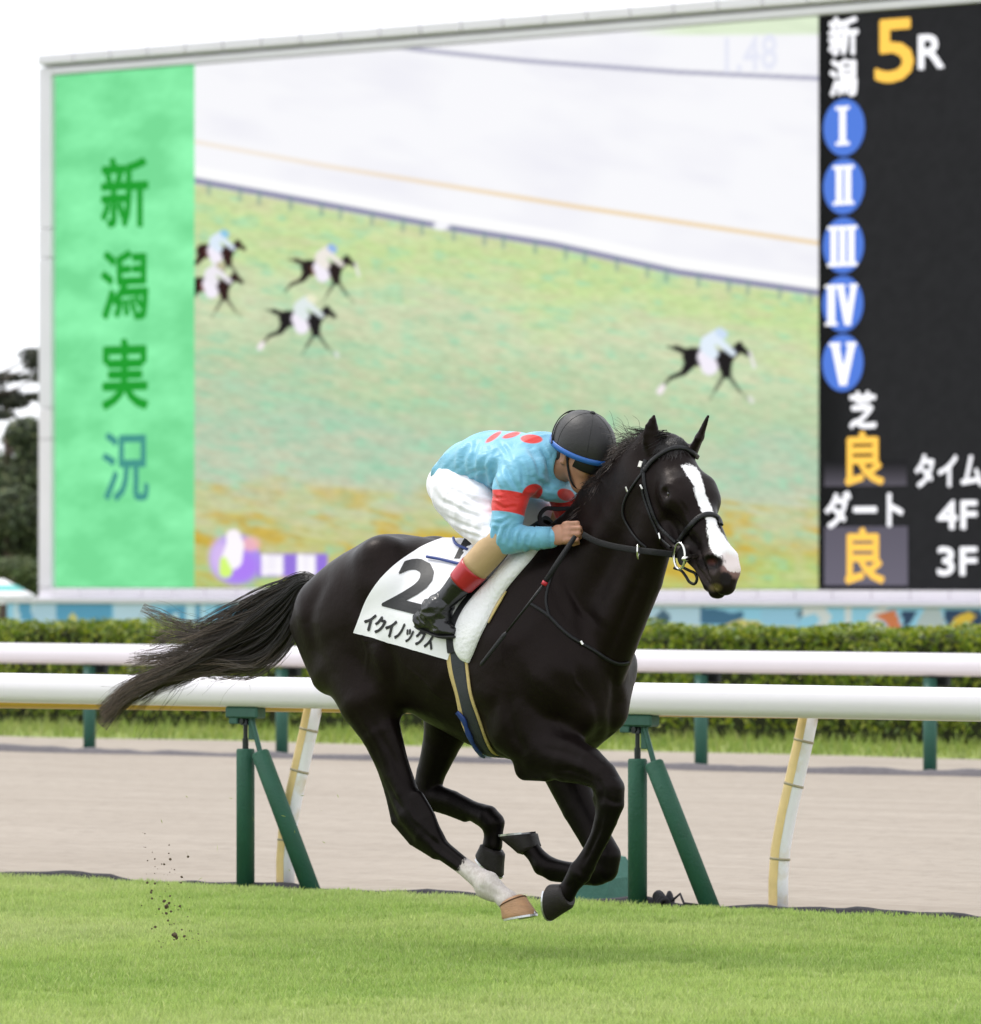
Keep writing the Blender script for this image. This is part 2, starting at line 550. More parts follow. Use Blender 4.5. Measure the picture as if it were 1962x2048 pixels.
# things lying at the foot of the padded posts
tb, _ = on_d(1205, 1800, .45)
mb = MB()
c0 = RF(tb, .45, -.02)
top = [(-.14, .0), (-.10, .14), (-.03, .20), (.05, .185), (.115, .10), (.13, .0)]
mb.add([c0 + a * E - .13 * NV * (1 - z * 1.2) + np.array([0, 0, z]) for a, z in top] + [c0 + a * E + .13 * NV * (1 - z * 1.2) + np.array([0, 0, z]) for a, z in top],
       [tuple(range(6))[::-1], tuple(range(6, 12))] + [(i, i + 1, i + 7, i + 6) for i in range(5)] + [(5, 0, 6, 11)])
o = mb.build('ground_wedge', mat_simple('green_canvas', (.03, .13, .095), .7, .2, 12, .4))
tag(o, 'low green padded wedge on the ground beside the right green padded post', 'pad')
mb = MB()
tc_, _ = on_d(1327, 1815, .02)
for i in range(5):
    pts = [RF(tc_ + .034 * math.cos(a * 1.0 + i) - .004 * i, .03 + .03 * math.sin(a + i), -.012 + .04 * abs(math.sin(a * 1.5 + i * 1.7)) + .006 * i) for a in np.linspace(0, 5.6, 22)]
    mb.tube(pts, .010, 6)
mb.tube([RF(tc_ + .04, .03, .02), RF(tc_ + .08, .03, .05), RF(tc_ + .10, .03, .01), RF(tc_ + .17, .03, .005)], .006, 6)
o = mb.build('rope_bundle', M_BLACK_CLOTH, smooth=True)
tag(o, 'small heap of black cord on the ground beside the right brace', 'cord')

# ------------------------------------------------------------------ hedge
def leaf_cloud(pts, nrm, size, g, cols, asp=.55):
    n = len(pts)
    r1 = g.normal(size=(n, 3)); r1 /= np.linalg.norm(r1, axis=1)[:, None]
    nn = nrm + .7 * r1; nn /= np.linalg.norm(nn, axis=1)[:, None]
    a = np.cross(nn, g.normal(size=(n, 3))); a /= np.linalg.norm(a, axis=1)[:, None] + 1e-9
    b = np.cross(nn, a); s = size * g.uniform(.6, 1.4, n)[:, None]
    V = np.stack([pts - a * s, pts + b * s * asp + nn * s * .15, pts + a * s, pts - b * s * asp + nn * s * .15], 1).reshape(-1, 3)
    F = np.arange(4 * n).reshape(n, 4)
    k = g.integers(0, len(cols), n)
    c = np.array(cols)[k] * g.uniform(.7, 1.3, n)[:, None]
    return V, F, np.repeat(c, 4, 0)


M_LEAF = mat_attr('leaf', rough=.45, trans=.35, spec=.4)
M_HEDGE_CORE = mat_simple('hedge_twigs', (.03, .035, .012), .9, .5, 12, .5)
hd = empty('hedge', RF(0, 20.6, 0))
tag(hd, 'long clipped green hedge behind the far white rail', 'hedge')
g = np.random.default_rng(5)
n = 84000
tt = g.uniform(-42, -4, n); ff = g.random(n)
d_ = np.where(ff < .45, 20.05 + .12 * g.random(n), 20.05 + 1.2 * g.random(n))
bul = .08 * (fbm2(tt * 2.2, tt * 0 + 7, 4, 3) - .5)
z_ = np.where(ff < .45, .06 + .85 * g.random(n) ** .85, .915 - .08 * g.random(n) ** 2 + bul)
lump = fbm2(tt * 2.3, z_ * 3.4, 8, 2) - .5
d_ = d_ + np.where(ff < .45, -.55 * lump, 0); z_ = z_ + np.where(ff >= .45, .16 * (fbm2(tt * 1.9, d_ * 2.5, 18, 2) - .5), 0)
keep = (ff >= .45) | (lump > -.20) | (g.random(n) < .5)
tt, d_, z_, ff = tt[keep], d_[keep], z_[keep], ff[keep]
pts = np.array([0, Y0, 0]) + tt[:, None] * E + d_[:, None] * NV; pts[:, 2] = z_
nr = np.where((ff < .45)[:, None], -NV, np.array([0, 0, 1.0]))
V, F, c = leaf_cloud(pts, nr, .030, g, [(.18, .25, .012), (.24, .31, .02), (.10, .16, .015), (.33, .36, .04), (.12, .19, .015)])
fol = mesh_obj('foliage', V, F, M_LEAF, hd, attrs={'col': c}); fol['kind'] = 'stuff'; fol.location = -hd.location
mb = MB(); mb.box(RF(-41.8, 20.3, -.05), 37.6 * E, .75 * NV, (0, 0, .925), .06)
o = mb.build('twig_core', M_HEDGE_CORE, hd); o.location = -hd.location

# ------------------------------------------------------------------ painted wall under the board
DB = 59.4
DW = 58.4
def on_wall_px(d, t, z):
    return proj(RF(t, d, z))


def grid_plane(d, t0, t1, z0, z1, nt, nz):
    ts = np.linspace(t0, t1, nt); zs = np.linspace(z0, z1, nz)
    T, Z = np.meshgrid(ts, zs, indexing='ij')
    P = np.array([0, Y0, 0]) + T[..., None] * E + d * NV; P[..., 2] = Z
    u, v = proj(P)
    i = np.arange(nt - 1)[:, None] * nz + np.arange(nz - 1)[None, :]
    F = np.stack([i, i + nz, i + nz + 1, i + 1], -1).reshape(-1, 4)
    return P.reshape(-1, 3), F, u.ravel(), v.ravel(), T.ravel(), Z.ravel()


def inpoly(u, v, poly):
    r = np.zeros(len(u), bool); n = len(poly)
    for k in range(n):
        (x0, y0), (x1, y1) = poly[k], poly[(k + 1) % n]
        if y0 == y1: continue
        c = ((y0 > v) != (y1 > v)) & (u < (x1 - x0) * (v - y0) / (y1 - y0) + x0)
        r ^= c
    return r


tw0, _ = on_d(14, 1230, DW)
P, F, u, v, T, Z = grid_plane(DW, tw0, -32, -.06, .80, 560, 40)
col = np.tile(np.array(lin(150, 205, 235)), (len(u), 1)) * .9
def wp(poly, c): col[inpoly(u, v, poly)] = np.array(lin(*c)) * .82
pale = (200, 225, 240); blue = (95, 165, 205); navy = (45, 70, 105); wht = (225, 228, 232)
wp([(30, 1200), (75, 1200), (75, 1290), (20, 1290)], pale)
wp([(35, 1210), (60, 1210), (66, 1245), (42, 1245)], blue)
wp([(68, 1212), (120, 1212), (112, 1290), (60, 1290)], (185, 215, 238))
wp([(110, 1212), (226, 1212), (226, 1290), (120, 1290)], blue)
wp([(136, 1240), (146, 1230), (154, 1240), (156, 1290), (132, 1290)], (215, 205, 120))
wp([(228, 1212), (300, 1212), (310, 1290), (226, 1290)], (195, 222, 242))
wp([(330, 1218), (372, 1218), (372, 1290), (330, 1290)], blue)
wp([(345, 1232), (358, 1232), (358, 1290), (345, 1290)], pale)
wp([(372, 1212), (410, 1212), (410, 1290), (372, 1290)], (200, 232, 248))
wp([(392, 1212), (402, 1212), (402, 1290), (392, 1290)], blue)
wp([(430, 1212), (520, 1212), (520, 1290), (430, 1290)], blue)
wp([(1200, 1205), (1400, 1205), (1400, 1290), (1200, 1290)], (190, 218, 240))
wp([(1310, 1238), (1326, 1222), (1342, 1238), (1336, 1256), (1316, 1254)], (75, 105, 130))
wp([(1400, 1220), (1440, 1224), (1465, 1232), (1488, 1226), (1488, 1240), (1460, 1256), (1400, 1252)], (70, 115, 150))
wp([(1285, 1254), (1440, 1258), (1480, 1244), (1520, 1248), (1530, 1258), (1590, 1258), (1590, 1268), (1510, 1262), (1470, 1258), (1420, 1272), (1285, 1270)], (220, 205, 130))
wp([(1522, 1216), (1600, 1216), (1600, 1254), (1522, 1254)], (160, 208, 240))
wp([(1590, 1230), (1610, 1220), (1600, 1246)], (110, 140, 165))
wp([(1606, 1218), (1650, 1218), (1664, 1240), (1650, 1264), (1625, 1266), (1640, 1245), (1630, 1232), (1604, 1240)], wht)
wp([(1688, 1216), (1704, 1216), (1700, 1268), (1688, 1268)], wht)
wp([(1732, 1240), (1752, 1222), (1776, 1218), (1768, 1240), (1760, 1254), (1790, 1266), (1745, 1266)], wht)
wp([(1750, 1236), (1790, 1224), (1806, 1268), (1776, 1268), (1772, 1250)], (225, 130, 85))
wp([(1802, 1226), (1836, 1226), (1822, 1250), (1808, 1262)], navy)
wp([(1826, 1266), (1850, 1222), (1880, 1222), (1896, 1268)], (190, 200, 205))
wp([(1890, 1226), (1962, 1226), (1975, 1262), (1892, 1262)], navy)
wp([(1894, 1264), (1912, 1238), (1940, 1228), (1952, 1238), (1934, 1256)], (235, 195, 70))
rest = np.clip(fbm2(T * 1.2, Z * 2, 51, 2), 0, 1)
right = (u > 1990)
col[right & (rest > .5)] = np.array(lin(*blue)); col[right & (rest < .36)] = np.array(lin(*navy))
wall = empty('painted_wall', RF(tw0, DW, 0))
tag(wall, 'low wall painted with pale blue navy and orange shapes under the big screen', 'wall')
o = mesh_obj('mural', P, F, mat_attr('mural_paint', rough=.7, bump=.15, bscale=4), wall, attrs={'col': col}); o.location = -wall.location
mb = MB(); mb.box(RF(tw0, DW + .01, -.06), (-32 - tw0) * E, .25 * NV, (0, 0, .86))
M_CONC = mat_simple('pale_concrete', (.5, .5, .52), .8, .12, 2, .2)
o = mb.build('wall_body', M_CONC, wall); o.location = -wall.location
mb = MB(); mb.box(RF(tw0 - .05, DW - .04, .803), (-31.9 - tw0) * E, .34 * NV, (0, 0, .06), .01)
o = mb.build('coping', M_CONC, wall); o.location = -wall.location
# ------------------------------------------------------------------ the big screen
EB = np.array([1.188, -1.0, 0.0]); EB /= np.linalg.norm(EB)
NB = np.array([-EB[1], EB[0], 0.0])
OB = np.array([0, 100.0, 0.0])


def BF(t, z, d=0.0):
    return OB + t * EB + d * NB + np.array([0, 0, z])


def on_b(u, v):
    r = ray(u, v); k = (OB - CAMP).dot(NB) / r.dot(NB); p = CAMP + k * r
    return (p - OB).dot(EB), p[2]


board = empty('video_board', BF(on_b(84, 1200)[0], 0))
tag(board, 'huge outdoor video screen showing a race picture beside a green and a black panel', 'screen')


def bparent(o, p=None):
    o.parent = p or board
    if not p: o.location = -board.location
    return o


def emit_mat(name, color=None, attr=None, gain=1.0):
    m = bpy.data.materials.new(name); m.use_nodes = True; nt = m.node_tree; nt.nodes.clear()
    N, L = nt.nodes, nt.links
    e = N.new('ShaderNodeEmission'); e.inputs['Strength'].default_value = gain / 2 ** EXPO
    if attr:
        a = N.new('ShaderNodeAttribute'); a.attribute_name = attr; L.new(a.outputs['Color'], e.inputs[0])
    else: e.inputs[0].default_value = (*color, 1)
    d = N.new('ShaderNodeBsdfPrincipled'); d.inputs['Base Color'].default_value = (.006, .006, .007, 1); d.inputs['Roughness'].default_value = .7; d.inputs['Specular IOR Level'].default_value = .05
    ad = N.new('ShaderNodeAddShader'); L.new(e.outputs[0], ad.inputs[0]); L.new(d.outputs[0], ad.inputs[1])
    o = N.new('ShaderNodeOutputMaterial'); L.new(ad.outputs[0], o.inputs[0])
    return m


def bgrid(u0, u1, nt, nz, z0, z1, d=0.0):
    t0 = on_b(u0, 600)[0]; t1 = on_b(u1, 600)[0]
    ts = np.linspace(t0, t1, nt); zs = np.linspace(z0, z1, nz)
    T, Z = np.meshgrid(ts, zs, indexing='ij')
    P = OB + T[..., None] * EB + d * NB; P[..., 2] = Z
    u, v = proj(P)
    i = np.arange(nt - 1)[:, None] * nz + np.arange(nz - 1)[None, :]
    F = np.stack([i, i + nz, i + nz + 1, i + 1], -1).reshape(-1, 4)
    return P.reshape(-1, 3), F, u.ravel(), v.ravel(), T.ravel(), Z.ravel()


ZB0 = on_b(700, 1181)[1]
ZB1 = on_b(110, 157)[1]
U_L, U_G, U_P, U_R = 110.0, 389.0, 1637.0, 2420.0
T_END = on_b(U_R, 600)[0]

# green caption panel
P, F, u, v, T, Z = bgrid(U_L, U_G, 60, 160, ZB0, ZB1)
n1 = fbm2(T * 1.1, Z * 2.2, 5, 3); n2 = fbm2(T * 7, Z * 22, 6, 2)
w = np.clip((n1 - .3) * 1.8 + (n2 - .5) * .35, 0, 1)[:, None]
c = np.array(lin(118, 220, 150)) * (1 - w) + np.array(lin(146, 250, 180)) * w
bparent(mesh_obj('caption_panel', P, F, emit_mat('led_green', attr='col'), attrs={'col': c}))

# race picture panel
P, F, u, v, T, Z = bgrid(U_G, U_P, 420, 360, ZB0, ZB1)
ud, vd = u / KD, v / KD
s_ = ud + .0 * vd; slope = vd - .17 * (ud - 372)
streak = fbm2(ud / 60, slope / 9, 71, 3); blot = fbm2(ud / 150 + 5, slope / 60, 72, 3); fine = fbm2(ud / 14, slope / 5, 73, 2); chroma = fbm2(ud / 30 + 9, slope / 12, 74, 2)
line_y = np.interp(ud, [372, 600, 850, 1060, 1300, 1565], [347, 389, 436, 470, 523, 562])
up = np.array(lin(248, 248, 252)) * np.ones((len(u), 1))
m_ = np.clip((blot - .45) * 2.5, 0, 1)[:, None]
up = up * (1 - m_ * .45) + np.array(lin(230, 229, 241)) * m_ * .45
rel = np.clip((vd - line_y) / (1130 - line_y), 0, 1)
stops = [(0.0, (204, 220, 164)), (.10, (198, 222, 156)), (.28, (203, 218, 180)), (.42, (186, 208, 168)), (.58, (176, 205, 176)), (.70, (190, 205, 178)), (.80, (196, 203, 152)), (.9, (192, 192, 112)), (1.0, (182, 206, 126))]
xs = [a for a, b in stops]
rj = rel + (blot - .5) * .22 + (streak - .5) * .10
gr = np.stack([np.interp(rj, xs, [lin(*b)[k] for a, b in stops]) for k in range(3)], 1)
pk = np.clip((chroma - .52) * 3.2, 0, 1)[:, None]; tq = np.clip((.42 - chroma) * 3.6, 0, 1)[:, None]
gr = gr * (1 - .26 * pk) + np.array(lin(226, 204, 176)) * .26 * pk
gr = gr * (1 - .5 * tq) + np.array(lin(146, 214, 178)) * .5 * tq
pat = fbm2(ud / 62 + 3, slope / 24, 75, 3)
yw = (np.clip((pat - .46) * 4.5 + (streak - .5) * 1.2, 0, 1) * sm(rj, .68, .86) * (1 - .55 * sm(rj, .93, 1.0)))[:, None]
gr = gr * (1 - yw * .84) + np.array(lin(207, 170, 40)) * yw * .84
gr *= (.86 + .28 * fine)[:, None]
isg = sm(vd, line_y + 4, line_y + 14)[:, None]
img = up * (1 - isg) + gr * isg


def stroke(dist, w, c, a=1.0):
    global img
    k = (a * (1 - sm(np.abs(dist), w * .6, w * 1.4)))[:, None]
    img = img * (1 - k) + np.array(lin(*c)) * k


stroke(vd - (line_y - 14), 11, (255, 255, 255))
stroke(vd - (line_y + 3), 6, (142, 142, 172))
for k in range(24):
    px = 400 + k * 52 + 9 * math.sin(k * 2.1); py = np.interp(px, [372, 600, 850, 1060, 1300, 1565], [347, 389, 436, 470, 523, 562])
    kk = ((1 - sm(np.abs(ud - px), 2.5, 7)) * (1 - sm(np.abs(vd - py - 14), 8, 18)) * .5)[:, None]
    img = img * (1 - kk) + np.array(lin(120, 150, 150)) * kk
stroke(np.hypot((ud - 845) / 1.9, vd - 437), 8, (250, 250, 255))
oy = np.interp(ud, [372, 620, 1100, 1565], [276, 322, 400, 470])
oa = .35 + .45 * sm(ud, 400, 1200)
k = ((1 - sm(np.abs(vd - oy), 2.5, 6)) * oa)[:, None]; img = img * (1 - k) + np.array(lin(240, 208, 150)) * k
ty = np.interp(ud, [770, 1000, 1300, 1567], [97, 121, 143, 155])
k = ((1 - sm(np.abs(vd - ty), 2.5, 6)) * sm(ud, 745, 800) * .8)[:, None]; img = img * (1 - k) + np.array(lin(150, 150, 178)) * k
k = (sm(ud, 1180, 1330) * (1 - sm(vd, 66 - .01 * (ud - 1500), 76)) * .9)[:, None]
img = img * (1 - k) + (np.array(lin(222, 238, 205)) * (.92 + .16 * streak[:, None])) * k


def seg(x0, y0, x1, y1, r0, r1, c, a=1.0, soft=2.2):
    """a tapered brush stroke in the picture"""
    global img
    dx, dy = x1 - x0, y1 - y0; L2 = dx * dx + dy * dy + 1e-9
    t = np.clip(((ud - x0) * dx + (vd - y0) * dy) / L2, 0, 1)
    d = np.hypot(ud - x0 - t * dx, vd - y0 - t * dy) - (r0 + (r1 - r0) * t)
    k = (a * (1 - sm(d, -soft, soft)))[:, None]
    img = img * (1 - k) + np.array(lin(*c)) * k


def racer(x, y, s, body=(22, 16, 18), cap=(170, 205, 235), shirt=(232, 236, 246), cloth=(246, 240, 252), tailon=True, sock=None, blaze=None, brown=None):
    q = lambda a, b: (x + a * s, y + b * s)
    A = lambda a, b, c_, d_, r0, r1, col_, al=1.0: seg(*q(a, b), *q(c_, d_), r0 * s, r1 * s, col_, al)
    if tailon: A(-58, -16, -84, -22, 4, 1.5, body); A(-50, -12, -68, -20, 6, 5, body)
    A(-40, -4, 20, 0, 17, 15, body)
    if brown: A(-34, 2, -30, 8, 7, 5, brown, .8); A(12, 4, 14, 16, 6, 5, brown, .8)
    A(-42, 6, -54, 24, 11, 6, body); A(-54, 24, -78, 34, 5, 3.5, body); A(-78, 34, -92, 50, 3.2, 2.5, body, .8)
    A(18, 2, 22, 26, 15, 9, body); A(20, 26, 2, 56, 5, 2.5, body, .75); A(24, 26, 46, 58, 5, 2.5, body, .75)
    A(2, 56, -8, 74, 2.5, 2, body, .4); A(46, 58, 62, 74, 2.5, 2, body, .4)
    A(24, -4, 46, -20, 11, 8, body); A(46, -20, 62, -8, 8, 4.5, body); A(42, -26, 48, -30, 4, 2, body)
    if blaze: A(64, -12, 72, 14, 2.5, 3, (244, 238, 244), .8)
    if sock: A(-92, 50, -97, 58, 5, 6, (246, 236, 240)); A(64, 70, 68, 76, 4, 4, (240, 236, 240), .6)
    A(-16, -4, -8, 14, 14, 15, cloth)
    A(-12, -30, 4, -40, 12, 12, shirt); A(-14, -22, -2, -10, 12, 10, shirt); A(6, -34, 34, -10, 7, 5, shirt)
    A(10, -48, 16, -44, 8, 8, cap)


racer(1367, 692, 1.07, sock=True, blaze=True, cap=(206, 224, 246), shirt=(228, 240, 252))
racer(625, 520, .86, cap=(150, 184, 236), body=(34, 20, 18), brown=(140, 84, 10), blaze=True, shirt=(240, 234, 226))
racer(585, 618, .9, cap=(238, 238, 206), shirt=(226, 236, 236), sock=True)
racer(420, 488, .78, cap=(140, 200, 232), body=(48, 20, 18), brown=(128, 52, 12), tailon=False, shirt=(222, 236, 250))
racer(412, 552, .82, cap=(190, 184, 150), body=(44, 18, 16), brown=(150, 60, 10), tailon=False, shirt=(240, 236, 244))
# emblem and caption bar low in the picture
def disc(x, y, rx, ry, c, a=1.0, soft=.12):
    global img
    d = np.hypot((ud - x) / rx, (vd - y) / ry)
    k = (a * (1 - sm(d, 1 - soft, 1 + soft)))[:, None]; img = img * (1 - k) + np.array(lin(*c)) * k
k = ((1 - sm(np.abs(ud - 560), 64, 70)) * (1 - sm(np.abs(vd - 1087), 20, 24)))[:, None]
img = img * (1 - k) + np.array(lin(150, 118, 222)) * k
for (x0, x1) in ((500, 542), (569, 604)):
    for yy in (1072, 1082, 1092, 1101):
        seg(x0 + 4, yy, x1 - 4, yy, 5, 5, (255, 252, 255), .95, 3)
    seg(x0 + 6, 1070, x0 + 6, 1102, 5, 5, (255, 252, 255), .95, 3); seg(x1 - 8, 1078, x1 - 8, 1102, 5, 5, (255, 252, 255), .95, 3)
disc(450, 1075, 48, 48, (170, 150, 238)); disc(462, 1090, 34, 30, (176, 122, 248), .8, .5); disc(424, 1072, 22, 34, (224, 196, 244), .8, .5)
disc(480, 1046, 18, 14, (250, 186, 182), .8, .4)
seg(447, 1032, 450, 1048, 14, 16, (255, 248, 255)); seg(450, 1050, 444, 1075, 17, 20, (255, 250, 255))
seg(428, 1078, 432, 1098, 7, 13, (214, 250, 120))
bparent(mesh_obj('picture_panel', P, F, emit_mat('led_picture', attr='col'), attrs={'col': np.clip(img, 0, 1)}))

# black results panel
P, F, u, v, T, Z = bgrid(U_P, U_R, 120, 160, ZB0, ZB1)
c = np.array(lin(35, 35, 37)) * (.8 + .4 * fbm2(T * 9, Z * 9, 3, 2))[:, None]
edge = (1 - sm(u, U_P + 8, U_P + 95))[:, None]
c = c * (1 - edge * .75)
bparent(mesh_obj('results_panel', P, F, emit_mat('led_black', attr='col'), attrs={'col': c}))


def panel_patch(name, u0, v0, u1, v1, cfun, d=-.02):
    t0, z1 = on_b(u0, v0); t1, z0 = on_b(u1, v1)
    um = (u0 + u1) / 2; z1 = on_b(um, v0)[1]; z0 = on_b(um, v1)[1]
    ts = np.linspace(t0, t1, 6); zs = np.linspace(z0, z1, 24)
    P = np.array([[BF(t, z, d) for z in zs] for t in ts]); a, b = P.shape[:2]
    i = np.arange(a - 1)[:, None] * b + np.arange(b - 1)[None, :]
    F = np.stack([i, i + b, i + b + 1, i + 1], -1).reshape(-1, 4)
    f = np.tile(np.linspace(0, 1, b), a)
    col = np.stack([cfun(q) for q in f])
    return bparent(mesh_obj(name, P.reshape(-1, 3), F, emit_mat('led_' + name, attr='col'), attrs={'col': col}))


panel_patch('shade_bar', 1650, 927, 1815, 977, lambda q: np.array(lin(92, 88, 98)) * (1 - q) ** 1.3 + np.array(lin(20, 20, 22)) * (1 - (1 - q) ** 1.3))
panel_patch('shade_box', 1650, 1058, 1817, 1176, lambda q: np.array(lin(104, 100, 114)) * (.85 + .25 * (1 - q)))


def text_on(verts_uv, faces, box, name, mat, d=-.04):
    """lay flat outline points (0..1 in both directions) into a box given in photo pixels"""
    u0, v0, u1, v1 = box; um = (u0 + u1) / 2; vm = (v0 + v1) / 2
    t0 = on_b(u0, vm)[0]; t1 = on_b(u1, vm)[0]; zt = on_b(um, v0)[1]; zb = on_b(um, v1)[1]
    V = [BF(t0 + (t1 - t0) * x, zb + (zt - zb) * y, d) for x, y in verts_uv]
    return bparent(mesh_obj(name, V, faces, mat))


def font_shape(txt, bold=0.0, spacing=1.0):
    cu = bpy.data.curves.new('lettering_source', 'FONT'); cu.body = txt; cu.offset = bold; cu.resolution_u = 3; cu.space_character = spacing
    ob = bpy.data.objects.new('lettering_source', cu); COL.objects.link(ob)
    me = bpy.data.meshes.new_from_object(ob.evaluated_get(bpy.context.evaluated_depsgraph_get()))
    V = np.array([v.co[:2] for v in me.vertices]); F = [tuple(p.vertices) for p in me.polygons]
    bpy.data.objects.remove(ob); bpy.data.curves.remove(cu); bpy.data.meshes.remove(me)
    mn, mx = V.min(0), V.max(0)
    return (V - mn) / (mx - mn), F


ML_G = emit_mat('led_letter_green', lin(22, 158, 42))
ML_T = emit_mat('led_letter_teal', lin(66, 152, 140))
ML_W = emit_mat('led_letter_white', (1.15, 1.15, 1.2))
ML_Y = emit_mat('led_letter_yellow', (1.2, .70, .11))
ML_B = emit_mat('led_disc_blue', lin(84, 128, 226))
ML_F = emit_mat('led_letter_faint', lin(233, 235, 248))


def letter(txt, box, mat, bold=.02, disp=True, d=-.04, spacing=1.0, name='lettering'):
    if disp: box = tuple(q * KD for q in box)
    V, F = font_shape(txt, 0, spacing); n = len(V)
    w = bold * 1.15; asp = min(1.0, 1.0 / len(txt))
    offs = [(0, 0), (w, 0), (-w, 0), (0, w), (0, -w), (w * .7, w * .7), (-w * .7, w * .7), (w * .7, -w * .7), (-w * .7, -w * .7)]
    VV = np.concatenate([V * np.array([1 - 2 * w * asp, 1 - 2 * w]) + np.array([w * asp, w]) + np.array([a * asp, b]) for a, b in offs])
    FF = [tuple(i + k * n for i in f) for k in range(len(offs)) for f in F]
    o = text_on(VV, FF, box, name, mat, d)
    for k in range(len(offs)):                      # strokes thickened by copies, each 1 mm behind the last
        for i in range(n): o.data.vertices[k * n + i].co += Vector(NB * .001 * k)
    return o


letter('新', (195, 305, 287, 442), ML_G, .022)
letter('潟', (195, 483, 287, 618), ML_G, .022)
letter('実', (197, 652, 287, 790), ML_G, .026)
letter('況', (198, 832, 288, 965), ML_T, .016)
letter('1.48', (1452, 76, 1557, 148), ML_F, .03, False)
letter('新', (1588, 36, 1646, 112), ML_W, .03)
letter('潟', (1590, 117, 1644, 190), ML_W, .03)
letter('5', (1677, 41, 1752, 163), ML_Y, .022)
letter('R', (1760, 70, 1810, 137), ML_W, .028)
letter('芝', (1701, 787, 1756, 863), ML_W, .03, False)
letter('良', (1692, 867, 1771, 977), ML_Y, .026, False)
letter('ダート', (1652, 986, 1809, 1062), ML_W, .03, False)
letter('良', (1692, 1060, 1772, 1174), ML_Y, .026, False)
letter('タイム', (1832, 912, 1968, 980), ML_W, .028, False)
letter('4F', (1877, 1005, 1957, 1064), ML_W, .03, False)
letter('3F', (1877, 1098, 1957, 1157), ML_W, .03, False)


def roman(kind):
    R = []
    def bar(x0, x1, y0=0., y1=1.): R.append([(x0, y0), (x1, y0), (x1, y1), (x0, y1)])
    def sl(x0, x1, w): R.append([(x0, 1), (x0 + w, 1), (x1 + w, 0), (x1, 0)])
    if kind == 'I': bar(.27, .73); bar(0, 1, 0, .09); bar(0, 1, .91, 1)
    if kind == 'II': bar(.14, .44); bar(.56, .86); bar(0, 1, 0, .09); bar(0, 1, .91, 1)
    if kind == 'III': bar(.10, .31); bar(.395, .605); bar(.69, .90); bar(0, 1, 0, .09); bar(0, 1, .91, 1)
    if kind == 'IV': bar(.08, .30); bar(0, .38, 0, .08); bar(0, .38, .92, 1); sl(.36, .60, .20); sl(.80, .60, .18); bar(.30, .62, .92, 1); bar(.74, 1, .92, 1)
    if kind == 'V': sl(.06, .38, .28); sl(.72, .38, .26); bar(0, .42, .92, 1); bar(.62, 1, .92, 1)
    V = [p for r in R for p in r]; F = [tuple(range(4 * i, 4 * i + 4)) for i in range(len(R))]
    return V, F


ovals = [('I', 1648, 203, 1731, 317, (1674, 218, 1702, 296)), ('II', 1648, 322, 1730, 434, (1669, 336, 1711, 415)),
         ('III', 1647, 440, 1729, 552, (1658, 457, 1718, 538)), ('IV', 1646, 557, 1728, 669, (1653, 574, 1719, 656)),
         ('V', 1646, 674, 1728, 788, (1661, 690, 1716, 776))]
for kd, u0, v0, u1, v1, bx in ovals:
    V = [(.5 + .5 * math.cos(a), .5 + .5 * math.sin(a)) for a in np.linspace(0, 2 * math.pi, 49)[:-1]]
    dsc = text_on(V, [tuple(range(48))], (u0, v0, u1, v1), 'numeral_disc', ML_B, -.02)
    V, F = roman(kd)
    nm = text_on(V, F, bx, 'numeral', ML_W, -.04)
    # each bar a hair in front of the last so that no two lie in one plane
    for i, p in enumerate(nm.data.polygons):
        for q in p.vertices: nm.data.vertices[q].co += Vector(NB * (-.002 * i))
    nm.parent = dsc; nm.location = (0, 0, 0)

# frame of the board
M_FRAME = mat_simple('frame_panel', (.74, .71, .78), .45, .06, 1.5)
M_FRAME_D = mat_simple('frame_gap', (.22, .22, .25), .6, .1, 2)
M_FRAME_L = mat_simple('frame_panel_pale', (.78, .73, .80), .45, .06, 1.5)
tL = on_b(84, 600)[0]; tI = on_b(U_L, 600)[0]
zc0 = on_b(110, 140)[1]; zc1 = on_b(88, 116)[1]
zcap = on_b(88, 139)[1]
mb = MB(); mb.box(BF(tL, .0, .06), (T_END - tL + .4) * EB, 1.6 * NB, (0, 0, zc1 - .1))
bparent(mb.build('back_box', M_FRAME_D))
dt = (on_b(700, 600)[0] - on_b(621, 600)[0])
t = tL + .01
while t < T_END:
    mb = MB(); mb.box(BF(t + .006, zcap + .02, -.16), (dt - .012) * EB, 1.9 * NB, (0, 0, zc1 - zcap), .03)
    bparent(mb.build('cap_panel', M_FRAME)); t += dt
mb = MB(); mb.box(BF(tL, ZB1 + .02, -.08), (T_END - tL) * EB, .12 * NB, (0, 0, zcap - ZB1 - .05), .01)
bparent(mb.build('top_lip', M_FRAME))
zs = [on_b(97, q)[1] for q in (1206, 1181, 884, 822, 522, 463, 140)]
for i in range(len(zs) - 1):
    mb = MB(); mb.box(BF(tL, zs[i] + .006, -.10), (tI - tL - .01) * EB, .14 * NB, (0, 0, zs[i + 1] - zs[i] - .012), .012)
    bparent(mb.build('side_panel', M_FRAME_L if i < 3 else M_FRAME))
zf0 = on_b(981, 1207)[1]
dt2 = on_b(700, 600)[0] - on_b(634, 600)[0]
t = tI
while t < T_END:
    mb = MB(); mb.box(BF(t + .006, zf0 + .05, -.14), (dt2 - .012) * EB, .18 * NB, (0, 0, ZB0 - zf0 - .07), .012)
    bparent(mb.build('sill_panel', M_FRAME_L)); t += dt2
mb = MB(); mb.box(BF(tL, zf0 - .02, -.2), (T_END - tL) * EB, .3 * NB, (0, 0, .06), .01)
bparent(mb.build('sill_rail', M_FRAME))

